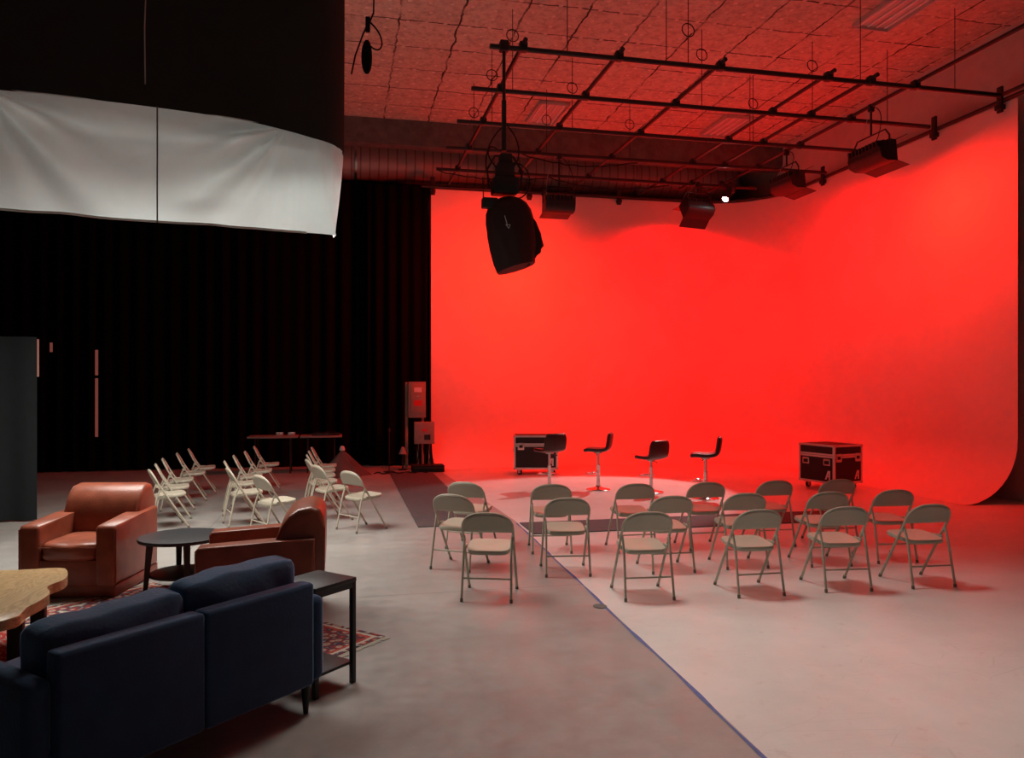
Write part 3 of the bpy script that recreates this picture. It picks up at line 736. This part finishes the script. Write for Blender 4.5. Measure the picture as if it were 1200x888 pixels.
# ---------------------------------------------------------------- sofa (local: rear plane y=0, faces +Y)
def wobble_box(c, d, bev, puff, seed=0, lumps=.008, n=6.0):
    """a soft cushion: rounded, puffed box with gentle lumps"""
    bm = bmesh.new(); bmesh.ops.create_cube(bm, size=2)
    bmesh.ops.subdivide_edges(bm, edges=bm.edges[:], cuts=9, use_grid_fill=True)
    rnd = random.Random(seed); ph = [rnd.uniform(0, 6) for _ in range(6)]
    for v in bm.verts:
        x, y, z = v.co
        L = (abs(x) ** n + abs(y) ** n + abs(z) ** n) ** (1 / n)
        k = max(abs(x), abs(y), abs(z)) / L
        x, y, z = x * k, y * k, z * k
        py = 1 + puff * (1 - x * x) * (1 - z * z)
        pz = 1 + puff * .04 * (1 - x * x) * (1 - y * y)
        l = lumps * (sin(x * 4 + ph[0]) * sin(z * 5 + ph[1]) + .6 * sin(x * 9 + ph[2] + z * 3))
        v.co = Vector((c[0] + x * d[0] / 2, c[1] + y * d[1] / 2 * py + l, c[2] + z * d[2] / 2 * pz + l * .7))
    return MB().bm(bm)
t = empty('sofa', (-.625, 3.855, 0), radians(134.4 - 90), 'navy blue two-seat sofa seen from behind at lower left', 'sofa')
for s in (-1, 1):
    # upholstered back in two panels
    MB().box((s * .3365, .055, .44), (.671, .11, .56), .022, 4).build('back_panel', M['navy'], t)
    # arm
    MB().box((s * .728, .46, .39), (.11, .86, .47), .045, 4).build('arm', M['navy'], t)
    MB().lathe([(.014, 0), (.027, .17)], 14, mx=Matrix.Translation((s * .655, .055, 0))).build('leg', M['darkwood'], t)
    MB().lathe([(.014, .012), (.027, .17)], 14, mx=Matrix.Translation((s * .70, .80, 0))).build('leg', M['darkwood'], t)
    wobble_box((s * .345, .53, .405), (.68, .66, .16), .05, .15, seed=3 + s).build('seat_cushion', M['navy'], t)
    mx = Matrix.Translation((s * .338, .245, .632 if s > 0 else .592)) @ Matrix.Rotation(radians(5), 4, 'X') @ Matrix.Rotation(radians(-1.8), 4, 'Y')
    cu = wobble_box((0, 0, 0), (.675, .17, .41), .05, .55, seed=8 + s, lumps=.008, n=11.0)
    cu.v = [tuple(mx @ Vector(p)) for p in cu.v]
    co_ = cu.build('back_cushion', M['navy_lit'], t, ang=80)
    MB().tube([tuple(mx @ Vector((-.30 + .60 * i / 20, .075, .188))) for i in range(21)], .004, 5).build('piping', M['navy'], co_)
MB().box((0, .44, .24), (1.42, .80, .17), .02, 3).build('seat_base', M['navy'], t)

# ---------------------------------------------------------------- club armchairs (local: faces +Y, origin centre)
def make_armchair(label):
    t = empty('leather_armchair', (0, 0, 0), 0, label, 'armchair', 'brown leather club chairs')
    W, D = .80, .90
    MB().box((0, .0, .05), (W - .02, D - .06, .10), .012).build('plinth', M['leather_dark'], t)
    MB().box((0, .06, .20), (W - .30, D - .16, .22), .015).build('seat_base', M['leather_dark'], t)
    cu = wobble_box((0, .13, .375), (W - .31, .62, .17), .04, .06, seed=4, lumps=.004)
    cs = cu.build('seat_cushion', M['leather'], t, ang=80)
    MB().tube([(-.235, .445, .42), (.235, .445, .42)], .006, 6).build('piping', M['leather'], cs)
    for s in (-1, 1):
        x0 = s * (W / 2 - .085)
        # arm: side profile extruded, soft top
        prof = [(-.40, .10), (.445, .10), (.445, .575), (.42, .605), (-.05, .625), (-.40, .64)]
        mx = Matrix.Translation((x0 - .085, 0, 0)) @ Matrix(((0, 0, 1, 0), (1, 0, 0, 0), (0, 1, 0, 0), (0, 0, 0, 1)))
        a_o = MB().prism(prof, 0, .17, .03, 4, mx=mx).build('arm', M['leather'], t, ang=50)
        MB().tube([(x0 + s * .084, .43, .12), (x0 + s * .084, .43, .57)], .005, 6).build('seam', M['leather_dark'], a_o)
    # back: raked, rolled at the top
    prof = [(-.45, .10), (-.20, .36), (-.10, .42), (-.11, .60), (-.145, .72), (-.20, .80), (-.275, .850), (-.37, .865), (-.44, .845), (-.468, .79), (-.475, .70), (-.47, .40)]
    mx = Matrix.Translation((-W / 2 + .06, 0, 0)) @ Matrix(((0, 0, 1, 0), (1, 0, 0, 0), (0, 1, 0, 0), (0, 0, 0, 1)))
    bk = MB().prism(prof, 0, W - .12, .05, 5, mx=mx).build('backrest', M['leather'], t, ang=50)
    b = MB()
    for s in (-1, 1):
        b.tube([(s * (W / 2 - .082), y - .0, z) for (y, z) in [(-.115, .62), (-.16, .72), (-.21, .79), (-.28, .838), (-.37, .85), (-.45, .79), (-.46, .6)]], .006, 6)
    b.build('piping', M['leather_dark'], bk)
    return t
a1 = make_armchair('brown leather club armchair facing the camera at left, on the rug edge')
a1.location = (-2.17, 7.52, .010); a1.rotation_euler = (0, 0, radians(180 - 12.45 + 2))
a2 = dup(a1, (-.60, 6.30, .010), radians(90), 'brown leather club armchair seen side-on behind the navy sofa, facing left')

# ---------------------------------------------------------------- round black side table
t = empty('round_side_table', (-1.37, 7.23, .0115), radians(62.5), 'round black side table with lower shelf between the two leather armchairs', 'side table')
MB().lathe([(.335, .425), (.362, .43), (.366, .445), (.362, .458), (.34, .462)], 48).build('tabletop', M['blackwood'], t)
MB().lathe([(.265, .12), (.275, .125), (.275, .14), (.265, .145)], 40).build('shelf', M['blackwood'], t)
for i in range(4):
    a = pi / 4 + i * pi / 2
    MB().tube([(.30 * cos(a), .30 * sin(a), 0), (.262 * cos(a), .262 * sin(a), .43)], [.024, .038], 4).build('leg', M['blackwood'], t)

# ---------------------------------------------------------------- end table beside the sofa
ex = Vector((.715, .70)); ey = Vector((-.70, .715))
rc = Vector((.075, 4.744)); cc = rc - ex * .16 + ey * .155
t = empty('end_table', (cc.x, cc.y, .0), radians(134.4 - 90), 'square dark end table with low shelf at the right end of the sofa', 'side table')
MB().box((0, 0, .622), (.33, .33, .026), .004).build('tabletop', M['darkwood'], t)
MB().box((0, 0, .125), (.30, .30, .018), .003).build('shelf', M['darkwood'], t)
for sx in (-1, 1):
    for sy in (-1, 1):
        MB().box((sx * .148, sy * .148, .305), (.030, .030, .61), .003).build('leg', M['blackmetal'], t)
b = MB()
for s in (-1, 1):
    b.box((s * .148, 0, .592), (.028, .27, .034)); b.box((0, s * .148, .592), (.27, .028, .034))
b.build('apron', M['blackmetal'], t, smooth=False)

# ---------------------------------------------------------------- rug
ctr = Vector((.30, 5.55)) - Vector((.70, .715)) * RUG_HX + Vector((-.715, .70)) * RUG_HY
t = empty('persian_rug', (ctr.x, ctr.y, .001), radians(45.3), 'red patterned persian rug with cream fringe under the armchairs', 'rug')
MB().box((0, 0, .004), (RUG_HX * 2, RUG_HY * 2, .008)).build('pile', rug_mat(), t, smooth=False)
for s in (-1, 1):
    b = MB(); n = 120
    for i in range(n):
        y = -RUG_HY + 2 * RUG_HY * (i + .5) / n if False else 0
        x = -RUG_HX + 2 * RUG_HX * (i + .5) / n; L = .045 + random.uniform(-.01, .012)
        b.box((x, s * (RUG_HY + L / 2), .003), (.011, L, .004))
    b.build('fringe', M['fringe'], t, smooth=False)

# ---------------------------------------------------------------- live edge coffee table
t = empty('coffee_table', (-2.42, 5.62, .0115), radians(0), 'live-edge wooden slab coffee table on dark legs at the left edge', 'coffee table')
poly = [(.60, -.62), (.575, -.50), (.60, -.30), (.60, -.16), (.57, -.06), (.53, .02), (.525, .10), (.56, .22), (.545, .36), (.47, .56), (.38, .63), (.20, .60), (.0, .62), (-.2, .58), (-.32, .60), (-.38, .4), (-.36, .1), (-.40, -.2), (-.37, -.5), (-.35, -.7), (-.1, -.74), (.2, -.71), (.5, -.73)]
poly = [(x - .02, y) for x, y in poly]
sm = []
for i in range(len(poly)):
    p0, p1, p2, p3 = [Vector(poly[(i + k) % len(poly)]) for k in (-1, 0, 1, 2)]
    for j in range(4):
        u = j / 4; q = .5 * ((2 * p1) + (p2 - p0) * u + (2 * p0 - 5 * p1 + 4 * p2 - p3) * u * u + (3 * p1 - p0 - 3 * p2 + p3) * u ** 3); sm.append((q.x, q.y))
MB().prism(sm, .375, .44, .010, 2).build('tabletop', wood_mat(), t)
for y in (.16, -.21):
    for x in (-.14, .41):
        MB().box((x, y, .187), (.09, .05, .375), .006).build('leg', M['darkwood'], t)
    MB().box((.135, y, .36), (.50, .045, .03)).build('crossbar', M['darkwood'], t, smooth=False)
MB().box((.135, -.025, .345), (.05, .36, .05), .005).build('stretcher', M['darkwood'], t)

# ---------------------------------------------------------------- bar stools (local: faces +Y)
def make_stool(label, zs):
    t = empty('bar_stool', (0, 0, 0), 0, label, 'bar stool', 'bar stools on the red stage')
    MB().lathe([(.205, 0), (.205, .008), (.19, .018), (.10, .035), (.045, .055), (.035, .075)], 36).build('base', M['chrome'], t)
    MB().lathe([(.029, .05), (.029, .40), (.031, .41), (.031, .43), (.020, .432), (.020, zs - .06), (.07, zs - .055), (.07, zs - .03)], 20).build('column', M['chrome'], t)
    pts = [(.03, .02, .30)] + [(.03 + .0, .02, .30)] * 0
    ring = [(.03 * cos(a) if False else .15 * cos(a), .10 + .11 * sin(a), .28) for a in [radians(200 - 220 * i / 14) for i in range(15)]]
    MB().tube([(-.025, 0, .28)] + ring + [(.025, 0, .28)], .010, 8).build('footrest', M['chrome'], t)
    MB().tube([(.02, 0, zs - .06), (.12, .03, zs - .075), (.16, .04, zs - .09)], .006, 6).tube([(.15, .04, zs - .086), (.19, .05, zs - .10)], .010, 6).build('height_lever', M['blackmetal'], t)
    # one-piece padded shell: seat swept up into the low back
    path_ = [(.235, -.030), (.20, .0), (.10, -.005), (0, -.012), (-.10, -.006), (-.16, .015), (-.20, .06), (-.215, .13), (-.225, .22), (-.235, .305)]
    vs, fs = [], []; nw = 14; N2 = len(path_)
    for i, (y, z) in enumerate(path_):
        w = .215 if i > 1 else (.20 if i == 1 else .15)
        if i == N2 - 1: w = .175
        for j in range(nw + 1):
            s = -1 + 2 * j / nw
            vs.append((w * s, y + (.035 * s * s if z > .05 else 0), zs + z + (.022 * s * s if z <= .05 else 0)))
    for i in range(N2 - 1):
        for j in range(nw): a = i * (nw + 1) + j; fs.append((a, a + 1, a + nw + 2, a + nw + 1))
    o = MB().add(vs, fs).build('seat_shell', M['stoolseat'], t)
    md = o.modifiers.new('s', 'SOLIDIFY'); md.thickness = .055; md.offset = 0
    md = o.modifiers.new('sub', 'SUBSURF'); md.levels = 1; md.render_levels = 1
    sb = MB()
    for s in (-.5, 0, .5):
        sb.tube([(.2 * s, -.205 - .015 + .035 * s * s, zs + .1), (.2 * s, -.235 + .0 + .035 * s * s + .0, zs + .28)], .004, 4)
    return t
def camdir(fx, fd):     # camera-frame heading (right, away) -> rz for a thing that faces local +Y
    a = radians(12.45); X = fx * cos(a) + fd * sin(a); Y = fd * cos(a) - fx * sin(a); return atan2(Y, X) - pi / 2
make_s = [((3.42, 12.56), (-.5, .87), .675, 'leftmost bar stool, dark low-back seat in front of the left flight case'),
          ((4.26, 12.475), (-.97, .24), .675, 'second bar stool from left, seat seen in profile, chrome base in full view'),
          ((5.01, 11.97), (-.55, .83), .575, 'third bar stool from left, set lower with its back turned'),
          ((5.586, 11.16), (-.97, .24), .675, 'rightmost bar stool, seat seen in profile behind the chairs')]
for (x, y), (fx, fd), zs, lab in make_s:
    s = make_stool(lab, zs); s.location = (x, y, .002); s.rotation_euler = (0, 0, camdir(fx, fd))

# ---------------------------------------------------------------- flight cases
def make_case(label, W, D, H, zb):
    t = empty('flight_case', (0, 0, 0), 0, label, 'flight case', 'black flight cases on casters')
    lid = .18
    MB().box((0, 0, zb + (H - lid) / 2), (W, D, H - lid)).build('body', M['casepanel'], t, smooth=False)
    MB().box((0, 0, zb + H - lid / 2 + .004), (W, D, lid - .006)).build('lid', M['casepanel'], t, smooth=False)
    e = MB(); w = .034; zt = zb + H
    for sx in (-1, 1):
        for sy in (-1, 1):
            e.box((sx * (W / 2 - w / 2 + .004), sy * (D / 2 - w / 2 + .004), zb + H / 2), (w, w, H))
    for z in (zb + w / 2, zt - w / 2 + .006, zt - lid + .018, zt - lid - .018):
        h = w if z in (zb + w / 2, zt - w / 2 + .006) else .030
        for s in (-1, 1):
            e.box((0, s * (D / 2 - .012 + .004), z), (W, .024, h)); e.box((s * (W / 2 - .012 + .004), 0, z), (.024, D, h))
    e.build('edge_trim', M['alu'], t, smooth=False)
    for sx in (-1, 1):
        for sy in (-1, 1):
            for z in (zb + .02, zt - .016):
                MB().box((sx * (W / 2 - .012), sy * (D / 2 - .012), z), (.055, .055, .055), .02, 3).build('ball_corner', M['steel'], t)
            cx_, cy_ = sx * (W / 2 - .10), sy * (D / 2 - .10)
            cs = MB().box((cx_, cy_, zb - .012), (.10, .09, .02)).box((cx_, cy_ - .022, zb - .05), (.05, .006, .07)).box((cx_, cy_ + .022, zb - .05), (.05, .006, .07)).build('caster', M['steel'], t, smooth=False)
            MB().lathe([(.03, -.018), (.05, -.016), (.05, .016), (.03, .018)], 20, mx=Matrix.Translation((cx_ + .01, cy_, .05)) @ Matrix.Rotation(pi / 2, 4, 'X')).build('wheel', M['blackrubber'], cs)
    # twist latches on the long faces, recessed handles on the short faces
    for sy in (-1, 1):
        for sx in (-1, 1):
            x = sx * W * .34
            l = MB().box((x, sy * (D / 2 + .003), zt - lid - .03), (.13, .012, .14), .015).build('latch', M['alu'], t)
            MB().box((x, sy * (D / 2 + .012), zt - lid - .03), (.07, .012, .055), .008).build('twist_key', M['casepanel'], l)
    for sx in (-1, 1):
        for s in (-1, 1):
            y = s * D * .30
            l = MB().box((sx * (W / 2 + .003), y, zt - lid - .11), (.012, .14, .11), .012).build('handle_plate', M['alu'], t)
            MB().box((sx * (W / 2 + .009), y, zt - lid - .115), (.010, .10, .06), .008).build('handle_grip', M['casepanel'], l)
    # slanting stencilled mark at the lower right of two faces
    def mark(mx):
        b = MB()
        b.add([(-.06, 0, 0), (-.025, 0, 0), (.035, 0, .15), (.0, 0, .15)], [(0, 1, 2, 3)], mx)
        b.add([(.02, 0, 0), (.052, 0, 0), (.052, 0, .15), (.02, 0, .15)], [(0, 1, 2, 3)], mx)
        b.add([(-.03, 0, .045), (.03, 0, .045), (.03, 0, .07), (-.018, 0, .07)], [(0, 1, 2, 3)], mx)
        return b
    mark(Matrix.Translation((W / 2 - .13, -D / 2 - .006, zb + .07))).build('stencil_mark', M['alu'], t, smooth=False)
    mark(Matrix.Translation((-W / 2 - .006, -D / 2 + .13, zb + .07)) @ Matrix.Rotation(-pi / 2, 4, 'Z')).build('stencil_mark', M['alu'], t, smooth=False)
    return t
c1 = make_case('black flight case on casters behind the leftmost bar stool', .86, .60, .66, .115)
c1.location = (3.80, 15.02, .002); c1.rotation_euler = (0, 0, radians(-13))
a = radians(12.45)
c2 = make_case('black flight case on casters at right, corner turned to the camera', .66, .76, .65, .115)
c2.rotation_euler = (0, 0, radians(13)); c2.location = (8.27, 11.84, .002)

# ---------------------------------------------------------------- floor mats, tape
o = MB().box((1.36, 12.75, .006), (.86, 6.15, .010)).build('floor_runner', M['mat'], smooth=False)
tag(o, 'dark floor runner lying lengthwise left of the white floor', 'floor mat')
o = MB().box((4.45, 9.31, .006), (4.42, .76, .010)).build('floor_runner', M['mat'], smooth=False)
tag(o, 'dark floor runner lying crosswise behind the right block of chairs', 'floor mat')
tp = [(1.885 + .0345 * y - .012 + .006 * sin(y * 3.1), y) for y in [2.0 + .35 * k for k in range(23)]]
vs, fs = [], []
for i, (x, y) in enumerate(tp):
    w = .011 + .006 * sin(i * 2.3); vs += [(x - w, y, .0025), (x + w, y, .0025)]
for i in range(len(tp) - 1): fs.append((2 * i, 2 * i + 1, 2 * i + 3, 2 * i + 2))
o = MB().add(vs, fs).build('floor_tape', M['tape'], smooth=False)
tag(o, 'blue tape line along the edge of the white floor', 'tape')
x, y = cw(703, 710.5, 0)
o = MB().lathe([(.055, .001), (.055, .004)], 20, mx=Matrix.Translation((x, y, .001)) @ Matrix.Diagonal((1, 1.1, 1, 1))).build('floor_sticker', M['dullgrey'])
tag(o, 'small round grey sticker on the white floor beside the tape', 'sticker')

# ---------------------------------------------------------------- dark far-left corner: tables, tarp, electrics
def far_table(X, Y, W, label):
    t = empty('folding_table', (X, Y, 0), 0, label, 'table', 'folding tables before the far drape')
    MB().box((0, 0, .735), (W, .6, .035), .006).build('tabletop', M['tabletop_pale'], t)
    for sx in (-1, 1):
        MB().tube([(sx * (W / 2 - .15), -.22, 0), (sx * (W / 2 - .15), -.22, .72)], .014, 6).build('leg', M['blackmetal'], t)
        MB().tube([(sx * (W / 2 - .15), .22, 0), (sx * (W / 2 - .15), .22, .72)], .014, 6).build('leg', M['blackmetal'], t)
def at(px, Y): a = radians(12.45); return Y * math.tan(math.atan((px - 600) / 901) + a)
YT = 16.3
xa, xb, xc = at(290, YT), at(351, YT), at(402, YT)
far_table((xa + xb) / 2, YT, xb - xa - .04, 'pale-topped folding table in front of the far black drape, left of the pair')
far_table((xb + xc) / 2, YT - .02, xc - xb - .04, 'pale-topped folding table in front of the far black drape, nearer the tarp mound')
for px, lab in ((328, 'small metal clip box glinting on the left far table, left one'), (342, 'small metal clip box glinting on the left far table, right one')):
    t = empty('metal_box', (at(px, YT), YT - .05, .754), 0, lab, 'box', 'small metal boxes on the far table')
    MB().box((0, 0, .035), (.14, .12, .07), .006).build('box_body', M['alu'], t)
    MB().box((0, -.062, .05), (.05, .008, .025)).build('clasp', M['chrome'], t, smooth=False)
t = empty('cable_tray', (at(382, YT), YT - .05, .754), 0, 'low dark tray lying on the right far table', 'tray')
MB().box((0, 0, .02), (.55, .3, .04), .01).build('tray_base', M['blackmetal'], t)
MB().tube([(-.2 + .4 * i / 12, .05 * sin(i), .055) for i in range(13)], .014, 6).build('cable', M['blackrubber'], t)
# mound under a tarp
X, Y = at(401, 15.5), 15.5
def mound(u, v):
    a = 2 * pi * u; r = v * (.50 + .07 * sin(3 * a + 1) + .03 * sin(7 * a)); h = .52 * (1 - v) ** 1.25 * (1 + .12 * sin(5 * a) * v) + .08 * max(0, sin(2 * a)) * v * (1 - v) * 2
    return (r * cos(a) * 1.0, r * sin(a) * .75, h + .004)
t = empty('tarp_mound', (X, Y, 0.001), 0, 'grey tarp draped over a pointed pile on the floor near the far drape', 'tarp')
MB().grid(mound, 48, 14).build('tarp', M['tarp'], t)
MB().lathe([(.05, .49), (.055, .52), (.04, .57), (.01, .585)], 16).build('pale_tip', M['whiteplastic'], t, label='pale rounded tip')
# small lamp-like white thing and thin stand near the panel
X, Y = at(472, 16.2), 16.2
t = empty('work_lamp', (X, Y, .001), 0, 'small white cone-shaped work lamp on the floor left of the electrical panel', 'lamp')
MB().lathe([(.10, 0), (.10, .02), (.02, .03), (.02, .34)], 16).build('stand', M['blackmetal'], t)
MB().lathe([(.085, .34), (.055, .42), (.03, .48), (.01, .49)], 18).build('lamp_shade', M['grey_electric'], t)
X, Y = at(456, 15.9), 15.9
t = empty('microphone_stand', (X, Y, .001), 0, 'thin dark microphone stand in the shadows left of the electrical panel', 'stand')
MB().lathe([(.12, 0), (.12, .015), (.02, .03)], 20).build('base', M['blackmetal'], t)
MB().tube([(0, 0, .02), (0, 0, .82)], .009, 8).build('pole', M['blackmetal'], t)
MB().lathe([(.012, .82), (.022, .84), (.022, .88), (.01, .90)], 12).build('microphone', M['blackmetal'], t)
# electrical panel on strut posts
YE = 16.35
xl, xr = at(475, YE), at(498.5, YE)
t = empty('electrical_panel', ((xl + xr) / 2, YE, 0), 0, 'tall grey electrical panel on tan strut posts at the left end of the red wall', 'electrical panel')
w2 = (xr - xl) / 2
MB().box((-w2 + .03, .06, .92), (.06, .06, 1.84), .004).build('strut_post', M['beige_electric'], t)
MB().box((w2 - .05, .08, .55), (.05, .05, 1.1), .004).build('strut_post', M['beige_electric'], t)
MB().box((.03, .0, 1.47), (2 * w2 - .06, .14, .76), .008).build('cabinet', M['grey_electric'], t)
dr_ = MB().box((.035, -.078, 1.50), (2 * w2 - .15, .014, .60), .005).build('door', M['beige_electric'], t)
MB().box((.045, -.088, 1.68), (.16, .006, .10)).build('label_plate', M['white_label'], dr_, smooth=False, label='white label plate')
MB().box((.045, -.088, 1.40), (.17, .006, .12)).build('label_plate', M['red_label'], dr_, smooth=False, label='red label plate')
MB().box((.045, -.089, 1.54), (.05, .012, .03)).build('handle', M['steel'], dr_, smooth=False)
xl2, xr2 = at(485.5, 16.1), at(509, 16.1)
t = empty('junction_box', ((xl2 + xr2) / 2, 16.1, 0), 0, 'grey junction box with cables dropping from it, beside the electrical panel', 'electrical box')
MB().box((0, .05, .78), ((xr2 - xl2), .14, .46), .008).build('box_body', M['grey_electric'], t)
MB().box((.06, -.024, .69), (.13, .008, .11)).build('outlet_plate', M['blackmetal'], t, smooth=False)
MB().box((0.0, -.024, .84), (.09, .006, .05)).build('label_plate', M['red_label'], t, smooth=False, label='small red label')
for s in (-.12, .12):
    MB().box((s, .15, .40), (.035, .035, .8)).build('support_post', M['beige_electric'], t, smooth=False)
for i, x in enumerate((-.14, -.10, -.02, .06, .10, .15)):
    MB().tube(bez((x, .04, .56), (x, .04, .4), (x + .03 * (-1) ** i, .0, .3), (x + .04 * (-1) ** i, .05, .14)), .011, 6).build('cable', M['blackrubber'], t)
xl3, xr3 = at(484, 16.1), at(522, 15.9)
t = empty('cable_box', ((xl3 + xr3) / 2 - .05, 15.78, .001), 0, 'low black cable ramp box on the floor under the junction box', 'cable box')
MB().box((0, .05, .07), (xr3 - xl3, .34, .14), .01).build('box_body', M['blackrubber'], t)
MB().box((0, -.124, .09), (xr3 - xl3 - .06, .01, .03)).build('lip', M['blackmetal'], t, smooth=False)
t = empty('floor_cable', (at(468, 15.6), 15.6, .012), 0, 'tangle of dark cable on the floor left of the cable ramp box', 'cable')
MB().tube([(-.5 + i * .05, .12 * sin(i * 1.1), .0 + .006 * (i % 3)) for i in range(22)], .012, 6).build('cable_run', M['blackrubber'], t)

# ---------------------------------------------------------------- lights
def area(name, loc, tgt, sx, sy, power, col, spread=180):
    l = bpy.data.lights.new(name, 'AREA'); l.shape = 'RECTANGLE'; l.size = sx; l.size_y = sy; l.energy = power; l.color = col; l.spread = radians(spread)
    o = bpy.data.objects.new(name, l); C.objects.link(o); o.matrix_world = look(loc, tgt); return o
WH = (1, .96, .88)
P_SOFT, P_RED, P_FILL, P_SKIRT = 182, 225, 60, 45
area('softbox_lamp_and_fill', (-1.75, 8.7, 4.0), (-1.75, 8.7, 0), 3.2, 1.5, P_SOFT, WH, 140)
RED = (1, .022, .012)
area('flood_lamp', (4.05, 14.55, 5.15), (2.9, 17, 2.4), .55, .3, P_RED * 1.0, (1, .014, .002), 150)
area('flood_lamp', (7.62, 15.72, 5.5), (7.6, 17, 2.0), .6, .3, P_RED * .9, (1, .0, .0), 150)
area('flood_lamp', (8.65, 13.1, 5.45), (9.95, 13.4, 1.4), .6, .3, P_RED * .62, (1, .001, .001), 180)
area('flood_lamp', (8.65, 10.9, 5.3), (9.95, 10.5, 2.0), .6, .3, P_RED * .62, (1, .012, .004), 180)
area('softbox_lamp_and_fill', (-1.9, 9.3, 3.95), (-1.75, 7.4, 3.75), 3.2, .7, P_SKIRT, WH, 150)  # extra fill added inside the box to make the white skirt glow
# stage spotlight
l = bpy.data.lights.new('spot_lamp', 'SPOT'); l.energy = 900; l.spot_size = radians(40); l.spot_blend = .3; l.shadow_soft_size = .05; l.color = (1, .93, .88)
o = bpy.data.objects.new('spot_lamp', l); C.objects.link(o)
dirv = (tgt - sl).normalized(); o.matrix_world = look(tuple(sl + dirv * .06), tuple(tgt))
# soft overhead fill, added out of frame to brighten the near white floor
area('fill_light', (2.2, 7.2, 7.2), (2.8, 3.6, 0), 1.5, 1.5, P_FILL, (1, .96, .88), 70)
w = bpy.data.worlds.new('world'); SC.world = w; w.use_nodes = True
w.node_tree.nodes['Background'].inputs[0].default_value = (.9, .85, 1, 1); w.node_tree.nodes['Background'].inputs[1].default_value = .012

SC.view_settings.view_transform = 'Standard'; SC.view_settings.look = 'None'; SC.view_settings.exposure = 0; SC.view_settings.gamma = 1
SC.cycles.max_bounces = 8; SC.cycles.use_denoising = True
SC.cycles.sample_clamp_indirect = 6
